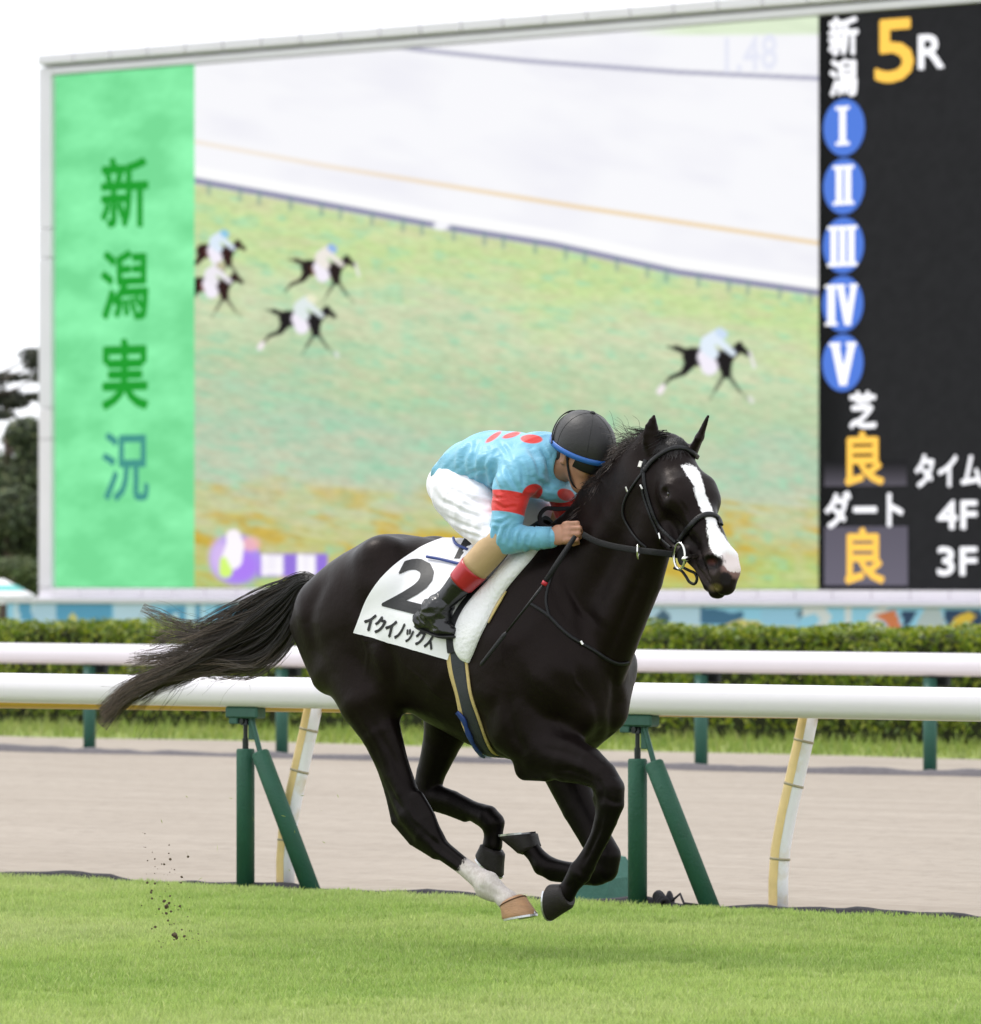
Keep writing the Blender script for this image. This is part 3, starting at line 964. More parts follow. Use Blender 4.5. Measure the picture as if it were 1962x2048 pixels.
# ------------------------------------------------------------------ trees, shrub and tent at the left end of the board
M_BARK = mat_simple('pine_bark', (.10, .07, .055), .9, .4, 8, .6)
M_NEEDLE = mat_attr('needles', rough=.6, trans=.15, spec=.25)


def at_px(u, v, Y):
    return CAMP + ray(u, v) * Y


def clump(c, r, n, g):
    p = g.normal(size=(n, 3)); p /= np.linalg.norm(p, axis=1)[:, None]; rr = g.random(n)[:, None] ** .45
    return c + p * rr * np.asarray(r), p


def tree(name, label, u, Y, tops, trunk_r, cols, size, seed, group=None, cat='tree', trunk=True):
    """tops: (u, v, r_x m, r_z m, leaf count) of each clump of the crown"""
    g = np.random.default_rng(seed)
    base = at_px(u, VH, Y); base[2] = -.06
    root = empty(name, base); tag(root, label, cat, group)
    VV, FF, CC = [], [], []; off = 0; tr = MB()
    zmax = max(at_px(a, b, Y)[2] for a, b, *_ in tops)
    tp = [base + np.array([.10 * math.sin(q * 3), 0, (zmax + .06) * q]) for q in np.linspace(0, 1, 9)]
    if trunk: tr.tube(tp, list(np.linspace(trunk_r, trunk_r * .25, 9)), 9)
    for (a, b, rx, rz, n) in tops:
        c = at_px(a, b, Y) + np.array([0, g.uniform(-1.2, 1.2), 0])
        p, nr = clump(c, (rx, rx * .9, rz), n, g)
        V, F, cc = leaf_cloud(p, nr * .6 + np.array([0, 0, .5]), size, g, cols, .35)
        VV.append(V); FF.append(F + off); CC.append(cc); off += len(V)
        q = min(max((c[2] - rz * .5 + .06) / (zmax + .06), .05), .97); s = base + np.array([.10 * math.sin(q * 3), 0, (zmax + .06) * q * .93])
        m = (s + c) / 2 + np.array([0, 0, -.12])
        if trunk: tr.tube([s, m, c], [trunk_r * .3, trunk_r * .2, trunk_r * .07], 6)
    o = mesh_obj('crown', np.concatenate(VV), np.concatenate(FF), M_NEEDLE, root, attrs={'col': np.concatenate(CC)}); o.location = -Vector(base)
    if trunk: o = tr.build('trunk', M_BARK, root, smooth=True); o.location = -Vector(base)
    return root


PC = [(.040, .048, .032), (.055, .062, .035), (.028, .034, .028), (.09, .09, .055)]
tree('pine_tree', 'tall dark pine with layered branches against the sky left of the big screen', -70, 128,
     [(70, 712, .45, .16, 500), (80, 732, .4, .22, 500), (8, 758, .55, .10, 350), (78, 795, .45, .12, 400), (8, 800, .55, .20, 700), (28, 812, .35, .14, 300), (12, 838, .35, .12, 260),
      (-40, 770, .7, .3, 700), (-60, 830, .8, .3, 700), (-90, 720, .8, .3, 600), (90, 760, .5, .15, 300)],
     .16, PC, .075, 21)
GC = [(.14, .18, .085), (.10, .13, .07), (.19, .21, .10), (.065, .075, .055), (.11, .14, .08)]
tree('broad_tree', 'big dense dark green tree standing left of the big screen', 10, 121,
     [(62, 870, .55, .35, 1300), (20, 885, .3, .2, 300), (74, 905, .5, .4, 1100), (0, 950, .75, .5, 1700), (55, 960, .6, .5, 1600), (-10, 1020, .8, .6, 1800), (40, 1030, .8, .6, 2000), (75, 1020, .6, .6, 1500),
      (20, 1090, .9, .5, 1900), (70, 1090, .6, .5, 1400), (-50, 980, .9, .8, 2000), (-60, 1080, .9, .7, 1800), (120, 960, .8, .8, 1600), (130, 1060, .8, .8, 1600)],
     .2, GC, .085, 22)
SC = [(.10, .15, .04), (.07, .11, .03), (.14, .18, .05), (.05, .075, .025)]
tree('round_shrub', 'small bright green round shrub beside the left edge of the big screen', 66, 112,
     [(66, 1165, .38, .28, 900), (80, 1180, .3, .25, 500), (50, 1160, .25, .18, 350), (70, 1150, .3, .2, 450)], .05, SC, .055, 23, cat='shrub')
tree('low_shrub', 'low dull green shrub under the dark tree behind the white tent', 10, 116,
     [(5, 1140, .5, .22, 900), (35, 1135, .45, .2, 700), (-30, 1140, .5, .25, 700)], .05, GC[:3] + SC[1:2], .06, 24, cat='shrub')
# white tent with a teal edge
Yt = 109
M_TENT = mat_simple('tent_canvas', (.8, .8, .8), .6, .03, 2)
M_TEAL = mat_simple('tent_teal', (.10, .48, .45), .6, .05, 2)
pk = at_px(-10, 1163, Yt); root = empty('event_tent', (pk[0], pk[1], -.06)); tag(root, 'white tent with a teal band on its roof at the left edge', 'tent')
ew = at_px(62, 1192, Yt)[0] - pk[0]; ez = at_px(62, 1196, Yt)[2]
mb = MB()
cs = [(-ew, -1.0), (ew, -1.0), (ew, 1.0), (-ew, 1.0)]
ring = [np.array([pk[0] + a, pk[1] + b, ez]) for a, b in cs]; rid = [np.array([pk[0] - .25 * ew, pk[1], pk[2]]), np.array([pk[0] + .25 * ew, pk[1], pk[2]])]
mb.add(ring + rid, [(0, 1, 5, 4), (1, 2, 5), (2, 3, 4, 5), (3, 0, 4)])
o = mb.build('roof', M_TENT, root); o.location = -root.location
mb = MB()
lo = [q * .72 + r_ * .28 for q, r_ in zip(ring, (rid[0], rid[1], rid[1], rid[0]))]; hi = [q * .38 + r_ * .62 for q, r_ in zip(ring, (rid[0], rid[1], rid[1], rid[0]))]
up_ = np.array([0, -.004, .006])
mb.add([q + up_ for q in lo] + [q + up_ for q in hi], [(i, (i + 1) % 4, (i + 1) % 4 + 4, i + 4) for i in range(4)])
o = mb.build('roof_band', M_TEAL, root); o.location = -root.location
mb = MB()
mb.add([q + np.array([0, -.003, 0]) for q in ring] + [q + np.array([0, -.003, -.16]) for q in ring], [(i, (i + 1) % 4, (i + 1) % 4 + 4, i + 4) for i in range(4)])
o = mb.build('valance', M_TENT, root); o.location = -root.location
for a, b in cs:
    mb = MB(); mb.tube([(pk[0] + a * .97, pk[1] + b * .95, -.06), (pk[0] + a * .97, pk[1] + b * .95, ez)], .03, 8)
    o = mb.build('leg', M_TENT, root); o.location = -root.location
# ------------------------------------------------------------------ sculpting: smooth unions of tapered ellipsoids, meshed with surface nets
class Sculpt:
    def __init__(self, lo, hi, h):
        self.lo = np.asarray(lo, float); self.h = h
        self.n = np.ceil((np.asarray(hi, float) - self.lo) / h).astype(int) + 1
        self.D = np.full(self.n, .3, np.float32)

    def _local(self, lo, hi):
        i0 = np.maximum(np.floor((lo - self.lo) / self.h).astype(int), 0)
        i1 = np.minimum(np.ceil((hi - self.lo) / self.h).astype(int) + 1, self.n)
        if np.any(i1 <= i0): return None
        ax = [(self.lo[k] + self.h * np.arange(i0[k], i1[k])).astype(np.float32) for k in range(3)]
        return tuple(slice(i0[k], i1[k]) for k in range(3)), ax

    def ec(self, p0, p1, r0, r1=None, axis=(0, 1, 0), k=.03, cap=None, op='add'):
        """tapered elliptical capsule: r = (half-size along axis, half-size across)"""
        p0 = np.asarray(p0, float); p1 = np.asarray(p1, float)
        if np.isscalar(r0): r0 = (r0, r0)
        if r1 is None: r1 = r0
        if np.isscalar(r1): r1 = (r1, r1)
        T = p1 - p0; Ln = np.linalg.norm(T)
        if Ln < 1e-5: T = np.array([1., 0, 0]) if abs(axis[0]) < .9 else np.array([0, 0, 1.]); Ln = 1e-5; p1 = p0 + T * 1e-5
        T = T / np.linalg.norm(T)
        A = np.asarray(axis, float); A = A - T * A.dot(T); A /= np.linalg.norm(A) + 1e-9; B = np.cross(T, A)
        mr = max(*r0, *r1); cr = cap if cap is not None else None
        R = max(mr, cr or 0) + 2.5 * k + 2 * self.h
        loc = self._local(np.minimum(p0, p1) - R, np.maximum(p0, p1) + R)
        if loc is None: return self
        sl, (X, Y, Z) = loc
        X = X[:, None, None] - np.float32(p0[0]); Y = Y[None, :, None] - np.float32(p0[1]); Z = Z[None, None, :] - np.float32(p0[2])
        t = X * np.float32(T[0]) + Y * np.float32(T[1]) + Z * np.float32(T[2])
        a = X * np.float32(A[0]) + Y * np.float32(A[1]) + Z * np.float32(A[2])
        b = X * np.float32(B[0]) + Y * np.float32(B[1]) + Z * np.float32(B[2])
        q = np.clip(t / np.float32(Ln), 0, 1); c = t - q * np.float32(Ln)
        ra = (r0[0] + (r1[0] - r0[0]) * q).astype(np.float32); rb = (r0[1] + (r1[1] - r0[1]) * q).astype(np.float32)
        rc = np.float32(cr) if cr is not None else np.minimum(ra, rb)
        a1 = a / ra; b1 = b / rb; c1 = c / rc
        k0 = np.sqrt(a1 * a1 + b1 * b1 + c1 * c1) + 1e-6
        k1 = np.sqrt((a1 / ra) ** 2 + (b1 / rb) ** 2 + (c1 / rc) ** 2) + 1e-6
        d = k0 * (k0 - 1) / k1
        d = np.where(k0 < .3, -np.minimum(ra, rb) * .7, d)
        self._mix(sl, d, k, op)
        return self

    def _mix(self, sl, d, k, op):
        D = self.D[sl]
        if op == 'add':
            hh = np.maximum(k - np.abs(D - d), 0) / k; self.D[sl] = np.minimum(D, d) - hh * hh * k * .25
        else:
            hh = np.maximum(k - np.abs(-D - d), 0) / k; self.D[sl] = np.maximum(D, -d) + hh * hh * k * .25

    def cut(self, *a, **kw):
        kw['op'] = 'cut'; return self.ec(*a, **kw)

    def chain(self, pts, axis=(0, 1, 0), k=.02, cap=None):
        """pts: (point, (half lateral, half in plane))"""
        pp = np.array([p for p, r in pts]); R = max(max(r) for p, r in pts) + 2.5 * k + 2 * self.h
        loc = self._local(pp.min(0) - R, pp.max(0) + R)
        sl, ax = loc
        sub = Sculpt.__new__(Sculpt); sub.lo = np.array([a[0] for a in ax], float); sub.h = self.h; sub.n = np.array([len(a) for a in ax]); sub.D = np.full(sub.n, .3, np.float32)
        for (p, r), (q, s) in zip(pts[:-1], pts[1:]): sub.ec(p, q, r, s, axis, .004, cap)
        self._mix(sl, sub.D, k, 'add')
        return self

    def loft(self, secs, k=.03, pw=2.0):
        """body along the first axis: secs = (s, top, bottom, half width), joined by smooth curves"""
        S_ = np.array(secs, float); xs = self.lo[0] + self.h * np.arange(self.n[0])
        def sp(y):
            x = S_[:, 0]; m = np.gradient(y, x); o = np.zeros_like(xs)
            i = np.clip(np.searchsorted(x, xs) - 1, 0, len(x) - 2); hh = x[i + 1] - x[i]; t = np.clip((xs - x[i]) / hh, 0, 1)
            return (2 * t**3 - 3 * t**2 + 1) * y[i] + (t**3 - 2 * t**2 + t) * hh * m[i] + (-2 * t**3 + 3 * t**2) * y[i + 1] + (t**3 - t**2) * hh * m[i + 1]
        top, bot, w = sp(S_[:, 1]), sp(S_[:, 2]), np.maximum(sp(S_[:, 3]), .02)
        i0, i1 = np.searchsorted(xs, S_[0, 0]), np.searchsorted(xs, S_[-1, 0])
        zc = ((top + bot) / 2)[i0:i1, None, None].astype(np.float32); hh = np.maximum((top - bot) / 2, .02)[i0:i1, None, None].astype(np.float32); w = w[i0:i1, None, None].astype(np.float32)
        Y = (self.lo[1] + self.h * np.arange(self.n[1]))[None, :, None].astype(np.float32); Z = (self.lo[2] + self.h * np.arange(self.n[2]))[None, None, :].astype(np.float32)
        a, b = np.abs(Y) / w, (Z - zc) / hh
        k0 = np.sqrt(a * a + b * b) + 1e-6; k1 = np.sqrt((a / w) ** 2 + (b / hh) ** 2) + 1e-6
        d = np.where(k0 < .3, -np.minimum(w, hh) * .7, k0 * (k0 - 1) / k1)
        self._mix((slice(i0, i1), slice(None), slice(None)), d.astype(np.float32), k, 'add')
        return self

    def mesh(self, smooth=2):
        D = self.D; S = D < 0; n = np.array(D.shape)
        c = np.zeros(n - 1, np.int8)
        for i in (0, 1):
            for j in (0, 1):
                for k in (0, 1): c += S[i:n[0] - 1 + i, j:n[1] - 1 + j, k:n[2] - 1 + k]
        act = np.argwhere((c > 0) & (c < 8)); vid = -np.ones(n - 1, np.int32); vid[tuple(act.T)] = np.arange(len(act))
        acc = np.zeros((len(act), 3)); cnt = np.zeros(len(act))
        cor = [(i, j, k) for i in (0, 1) for j in (0, 1) for k in (0, 1)]
        val = np.stack([D[act[:, 0] + i, act[:, 1] + j, act[:, 2] + k] for i, j, k in cor], 1)
        for x in range(8):
            for y in range(x + 1, 8):
                df = np.array(cor[y]) - np.array(cor[x])
                if np.abs(df).sum() != 1: continue
                va, vb = val[:, x], val[:, y]; m = (va < 0) != (vb < 0)
                t = va / np.where(m, va - vb, 1)
                acc[m] += (np.array(cor[x]) + t[:, None] * df)[m]; cnt[m] += 1
        V = self.lo + self.h * (act + acc / cnt[:, None])
        Q = []
        for ax in range(3):
            o1, o2 = [(1, 2), (2, 0), (0, 1)][ax]
            sl0 = [slice(None)] * 3; sl1 = [slice(None)] * 3; sl0[ax] = slice(0, n[ax] - 1); sl1[ax] = slice(1, n[ax])
            s0, s1 = S[tuple(sl0)], S[tuple(sl1)]
            E_ = np.argwhere(s0 != s1); E_ = E_[(E_[:, o1] > 0) & (E_[:, o2] > 0) & (E_[:, o1] < n[o1] - 1) & (E_[:, o2] < n[o2] - 1)]
            d1 = np.zeros(3, int); d1[o1] = 1; d2 = np.zeros(3, int); d2[o2] = 1
            q = np.stack([vid[tuple((E_ - d1 - d2).T)], vid[tuple((E_ - d2).T)], vid[tuple(E_.T)], vid[tuple((E_ - d1).T)]], 1)
            fl = s1[tuple(E_.T)]
            q[fl] = q[fl][:, ::-1]; Q.append(q)
        F = np.concatenate(Q); F = F[(F >= 0).all(1)]
        ed = np.concatenate([F[:, [0, 1]], F[:, [1, 2]], F[:, [2, 3]], F[:, [3, 0]]]); deg = np.bincount(ed.ravel(), minlength=len(V))[:, None]
        def lap(V):
            o = np.zeros_like(V)
            for k in range(3): o[:, k] = np.bincount(ed[:, 0], V[ed[:, 1], k], len(V)) + np.bincount(ed[:, 1], V[ed[:, 0], k], len(V))
            return o / np.maximum(deg, 1) - V
        for _ in range(smooth):
            V = V + .5 * lap(V); V = V - .51 * lap(V)
        return V, F


# ------------------------------------------------------------------ the horse's frame: s forward, l towards the camera, z up
OH = CAMP + ray(950, 1145) * 21.0; OH[2] = 0
LH = -NV


def Hp(u, v, l):
    """point on the upright plane l metres from the horse's midline seen at a photo pixel -> horse frame"""
    r = ray(u, v); k = (OH + l * LH - CAMP).dot(NV) / r.dot(NV); p = CAMP + k * r - OH
    return np.array([p.dot(E), p.dot(LH), p[2]])


def H2W(p):
    p = np.asarray(p, float); return OH + p[..., 0:1] * E + p[..., 1:2] * LH + p[..., 2:3] * np.array([0, 0, 1.])


HM = Matrix(((E[0], LH[0], 0, OH[0]), (E[1], LH[1], 0, OH[1]), (0, 0, 1, 0), (0, 0, 0, 1)))
# the frame (forward, towards camera, up) is left-handed seen from above: mirror l when placing meshes
HLEFT = np.linalg.det(np.array([[E[0], LH[0], 0], [E[1], LH[1], 0], [0, 0, 1.]])) < 0
HROT = ROTZ


def to_local(p):
    """horse frame -> local coordinates of an object placed at OH and turned by ROTZ"""
    p = np.array(p, float)
    if HLEFT: p[..., 1] *= -1
    return p


PX = 1 / 540.0
B = Sculpt((-.98, -.46, .03), (1.48, .60, 2.02), .0068)
# trunk: sections (s, top, bottom, half width)
secs = [(-.76, 1.27, 1.17, .05), (-.735, 1.355, 1.13, .11), (-.67, 1.435, 1.07, .17), (-.55, 1.505, 1.0, .232), (-.36, 1.532, .93, .268), (-.14, 1.49, .83, .274), (.06, 1.475, .752, .276), (.24, 1.49, .713, .260),
        (.40, 1.49, .715, .236), (.53, 1.38, .765, .200), (.60, 1.25, .84, .155), (.645, 1.14, .92, .09), (.66, 1.06, 1.0, .03)]
B.loft(secs, k=.03)
B.ec((-.42, 0, 1.49), (.40, 0, 1.44), (.075, .045), (.06, .05), k=.09)             # spine
B.ec((.22, 0, 1.47), (.46, 0, 1.47), (.05, .055), (.05, .045), k=.10)               # withers
# hindquarters
for sgn in (1, -1):
    B.ec((-.36, .13 * sgn, 1.36), (-.60, .13 * sgn, 1.23), (.12, .15), (.115, .165), k=.06)
    B.ec((-.665, .105 * sgn, 1.24), (-.565, .125 * sgn, 1.04), (.085, .13), (.085, .105), k=.05)   # buttock
    B.ec((-.30, .17 * sgn, 1.47), (-.26, .18 * sgn, 1.38), (.07, .07), k=.10)                    # point of hip
    B.ec((-.46, .13 * sgn, 1.18), (-.32, .155 * sgn, .97), (.10, .16), (.085, .115), k=.08)    # thigh
    # shoulder and ribs
    B.ec((.36, .10 * sgn, 1.36), (.515, .14 * sgn, 1.06), (.08, .13), (.075, .105), k=.09)
    B.ec((.50, .135 * sgn, 1.06), (.36, .16 * sgn, .90), (.075, .10), (.08, .10), k=.07)
    B.ec((.535, .085 * sgn - .0 + (.02 if sgn < 0 else 0), 1.03), (.565, .08 * sgn + (.02 if sgn < 0 else 0), .90), (.075, .08), (.07, .075), k=.06)     # breast
    B.ec((.30, .20 * sgn, 1.15), (.28, .205 * sgn, .98), (.06, .10), (.06, .09), k=.10)


def leg(pts, l, k=.05, lat=.88):
    """pts: (u, v, half thickness in photo pixels[, lateral offset change[, lateral factor]])"""
    c = []
    for q in pts:
        dl = q[3] if len(q) > 3 else 0; lf = q[4] if len(q) > 4 else lat
        c.append((Hp(q[0], q[1], l + dl), (q[2] * PX * lf, q[2] * PX)))
    B.chain(c, k=k)


# near hind
leg([(712, 1330, 80, -.03, .8), (738, 1408, 63, .0, .9), (762, 1470, 43, .01), (788, 1540, 32), (808, 1592, 31), (824, 1632, 31), (852, 1671, 27), (884, 1705, 20), (926, 1737, 17.5), (958, 1761, 21),
     (975, 1774, 27), (1001, 1794, 19), (1016, 1807, 22)], .155)
leg([(762, 1530, 8), (778, 1590, 9), (793, 1646, 12), (826, 1686, 11), (870, 1712, 10)], .155, k=.03, lat=.8)      # hamstring and point of hock
leg([(835, 1600, 14), (856, 1640, 15), (872, 1675, 11)], .165, k=.03)
leg([(964, 1786, 13), (984, 1798, 9)], .155, k=.02)
# far hind
leg([(905, 1420, 62, 0, .8), (895, 1455, 52, 0, .85), (880, 1500, 38), (862, 1550, 31), (853, 1592, 29), (876, 1600, 25), (905, 1608, 22), (945, 1627, 20), (975, 1640, 25), (986, 1652, 25), (987, 1676, 19.5), (985, 1695, 21)], -.13)
leg([(815, 1560, 9), (832, 1600, 12), (868, 1614, 11), (930, 1640, 9)], -.13, k=.025)
# near fore
leg([(1040, 1455, 68, .01, .9), (1085, 1500, 56, .0, .9), (1135, 1522, 47), (1175, 1537, 38), (1204, 1556, 31), (1219, 1583, 31), (1221, 1612, 28), (1213, 1645, 22), (1203, 1676, 18), (1184, 1714, 16.5), (1171, 1736, 20),
     (1160, 1750, 24), (1143, 1775, 17.5), (1131, 1792, 21)], .145)
leg([(1052, 1540, 26), (1090, 1545, 22)], .15, k=.03)                                                            # elbow
leg([(1196, 1600, 12), (1204, 1628, 10), (1190, 1680, 9), (1160, 1735, 10)], .145, k=.02)
leg([(1146, 1762, 12), (1140, 1766, 9)], .145, k=.02)
# far fore
leg([(1095, 1470, 60, 0, .85), (1125, 1535, 48), (1160, 1620, 38), (1190, 1680, 32), (1213, 1716, 30), (1210, 1742, 28), (1190, 1752, 23), (1160, 1750, 18), (1122, 1743, 17), (1098, 1740, 22), (1086, 1734, 23), (1070, 1713, 18), (1060, 1700, 20)], -.135)
leg([(1200, 1760, 12), (1160, 1766, 9), (1105, 1758, 10)], -.135, k=.02)

# neck
nk = [((1075, 1255), -.0, .165, .265), ((1140, 1205), .0, .135, .235), ((1200, 1135), .01, .105, .185), ((1255, 1055), .035, .088, .15), ((1300, 975), .06, .085, .125)]
B.chain([(Hp(*p, l), (w, h)) for p, l, w, h in nk], k=.05)
B.ec(Hp(1100, 1105, 0), Hp(1195, 1000, .01), (.045, .06), (.04, .05), k=.09)           # crest
B.ec(Hp(1195, 1000, .01), Hp(1300, 890, .05), (.04, .05), (.05, .05), k=.09)
B.chain([(Hp(1185, 1350, .0), (.10, .13)), (Hp(1240, 1240, .03), (.09, .10)), (Hp(1281, 1160, .05), (.078, .085)), (Hp(1304, 1095, .07), (.07, .075)), (Hp(1318, 1040, .08), (.06, .065))], k=.06)       # throat side of the neck
B.cut(Hp(1165, 1330, .235), Hp(1268, 1105, .175), (.02, .02), (.018, .018), k=.05)   # jugular groove
B.cut(Hp(1120, 1300, .30), Hp(1150, 1180, .23), (.025, .03), k=.06)

# head
AL, BE = math.radians(21), math.radians(50)
hd_h = np.array([math.cos(AL), math.sin(AL), 0]); hd_l = np.array([-math.sin(AL), math.cos(AL), 0]); UP = np.array([0, 0, 1.])
hd_a = hd_h * math.cos(BE) - UP * math.sin(BE); hd_n = hd_h * math.sin(BE) + UP * math.cos(BE)
HO = Hp(1338, 991, .165) - (.205 * hd_a - .052 * hd_n + .095 * hd_l)


def HD(a, n, w): return HO + a * hd_a + n * hd_n + w * hd_l


hx = dict(axis=hd_l)
B.ec(HD(.02, -.085, 0), HD(.22, -.082, 0), (.082, .082), (.097, .080), k=.03, **hx)
B.ec(HD(.20, -.066, 0), HD(.50, -.056, 0), (.074, .064), (.044, .050), k=.03, **hx)
B.ec(HD(.08, -.15, 0), HD(.30, -.125, 0), (.066, .085), (.05, .06), k=.035, **hx)
for q in (1, -1):
    B.ec(HD(.115, -.165, .030 * q), HD(.16, -.165, .030 * q), (.040, .082), k=.03, cap=.07, **hx)          # jowl
    B.ec(HD(.185, -.056, .066 * q), HD(.235, -.060, .062 * q), (.030, .040), k=.07, **hx)                    # orbit
    B.ec(HD(.23, -.080, .078 * q), HD(.37, -.088, .050 * q), (.014, .014), (.010, .012), k=.03, **hx)      # cheek ridge
    B.cut(HD(.28, -.130, .098 * q), HD(.40, -.12, .082 * q), (.022, .03), k=.05, **hx)
    B.cut(HD(.200, -.054, .120 * q), HD(.214, -.054, .119 * q), (.022, .012), k=.016, **hx)                  # eye socket
    B.ec(HD(.515, -.050, .036 * q), HD(.56, -.058, .033 * q), (.028, .034), (.024, .030), k=.02, **hx)     # nostril flare
    B.cut(HD(.530, -.046, .068 * q), HD(.565, -.056, .060 * q), (.024, .021), (.020, .017), k=.012, **hx)
    B.ec(HD(.03, -.16, .055 * q), HD(-.04, -.14, .06 * q), (.03, .06), (.03, .06), k=.05, **hx)
B.ec(HD(.26, -.150, 0), HD(.52, -.122, 0), (.042, .046), (.034, .034), k=.025, **hx)
B.ec(HD(.30, -.170, 0), HD(.43, -.140, 0), (.030, .034), (.028, .028), k=.03, **hx)
B.ec(HD(.50, -.062, 0), HD(.565, -.072, 0), (.046, .050), (.044, .045), k=.03, **hx)
B.ec(HD(.575, -.082, 0), HD(.60, -.098, 0), (.040, .034), k=.025, **hx)
B.ec(HD(.52, -.134, 0), HD(.585, -.150, 0), (.035, .026), (.034, .024), k=.014, **hx)
B.cut(HD(.43, -.102, 0), HD(.64, -.132, 0), (.075, .0055), k=.006, **hx)
B.ec(HD(.44, -.112, 0), HD(.57, -.13, 0), (.030, .03), (.026, .018), k=.012, **hx)
jm = HD(.50, -.13, 0)[1]
B.chain([(Hp(1336, 1072, jm - .03), (.040, .048)), (Hp(1352, 1104, jm - .01), (.036, .030)), (Hp(1379, 1112, jm), (.034, .026)), (Hp(1403, 1136, jm), (.033, .024)), (Hp(1417, 1162, jm), (.032, .024)), (Hp(1423, 1175, jm), (.032, .026)), (Hp(1438, 1175, jm + .005), (.030, .020))], axis=hd_l, k=.016)
B.ec(Hp(1338, 892, .02), Hp(1352, 905, .02), (.045, .035), k=.03, axis=hd_l)
# ears
ib = np.array([0, 0, 0])
for base, mid, tip, l, ax, wd in (((1303, 902), (1300, 866), (1309, 834), HD(0, -.03, .06)[1], hd_l, (.028, .040)), ((1384, 910), (1399, 880), (1415, 840), HD(0, -.03, -.06)[1], hd_h * .75 + hd_l * .66, (.036, .027))):
    if base[0] < 1340:
        B.chain([(Hp(1304, 908, l), (.022, .022)), (Hp(1302, 888, l + .004), (.033, .018)), (Hp(1302, 872, l + .008), (.034, .014)), (Hp(1303, 858, l + .01), (.027, .012)), (Hp(1306, 845, l + .01), (.015, .009)), (Hp(1309, 835, l + .01), (.005, .005))], axis=hd_l, k=.014)
        continue
    e0, e1, e2 = Hp(*base, l), Hp(*mid, l + .01), Hp(*tip, l + .01)
    B.ec(e0, e1, (wd[0], .020), (wd[1], .014), axis=ax, k=.015); B.ec(e1, e2, (wd[1], .014), (.006, .007), axis=ax, k=.012, cap=.012)
    continue
    fr = hd_h if abs(ax[1]) > .8 else hd_h * .6 + hd_l * .8
    B.cut(e0 + fr * .028 + UP * .025, e1 + fr * .022 + UP * .01, (.014, .012), (.015, .011), axis=ax, k=.01)
B.ec(Hp(640, 1185, 0), Hp(560, 1212, 0), (.032, .026), (.018, .016), k=.05)             # dock of the tail
BV, BF_ = B.mesh(2)
# fill in a little life: low veins and muscle ripple
print('horse verts', len(BV))
# ---- muscle seams, tendons and veins pressed into the surface (photo-pixel curves, near side)
def vnormals(V, F):
    n = np.cross(V[F[:, 2]] - V[F[:, 0]], V[F[:, 3]] - V[F[:, 1]]); o = np.zeros_like(V)
    for k in range(4):
        for c_ in range(3): o[:, c_] += np.bincount(F[:, k], n[:, c_], len(V))
    return o / (np.linalg.norm(o, axis=1)[:, None] + 1e-9)


BN = vnormals(BV, BF_)
CAM_H = np.array([(CAMP - OH).dot(E), (CAMP - OH).dot(LH), CAMP[2]])
tow = np.einsum('ij,ij->i', BN, (CAM_H - BV) / np.linalg.norm(CAM_H - BV, axis=1)[:, None])
qu, qv = proj(H2W(BV)); disp = np.zeros(len(BV))


def crease(pts, w, amp, lmin=-.6, lmax=.6, taper=True):
    P = np.array(pts, float); best = np.full(len(BV), 1e9); pos = np.zeros(len(BV)); n = len(P) - 1
    lo, hi = P.min(0) - 4 * w, P.max(0) + 4 * w
    m = (qu > lo[0]) & (qu < hi[0]) & (qv > lo[1]) & (qv < hi[1]) & (tow > .02) & (BV[:, 1] > lmin) & (BV[:, 1] < lmax); idx = np.where(m)[0]
    for k in range(n):
        a, b = P[k], P[k + 1]; e = b - a; t = np.clip(((qu[idx] - a[0]) * e[0] + (qv[idx] - a[1]) * e[1]) / (e @ e), 0, 1)
        d = np.hypot(qu[idx] - a[0] - t * e[0], qv[idx] - a[1] - t * e[1]); c = d < best[idx]
        best[idx[c]] = d[c]; pos[idx[c]] = (k + t[c]) / n
    f = np.sin(np.pi * np.clip(pos[idx], .02, .98)) ** .6 if taper else 1.0
    disp[idx] += amp * np.exp(-(best[idx] / w) ** 2) * f * sm(tow[idx], .02, .3)


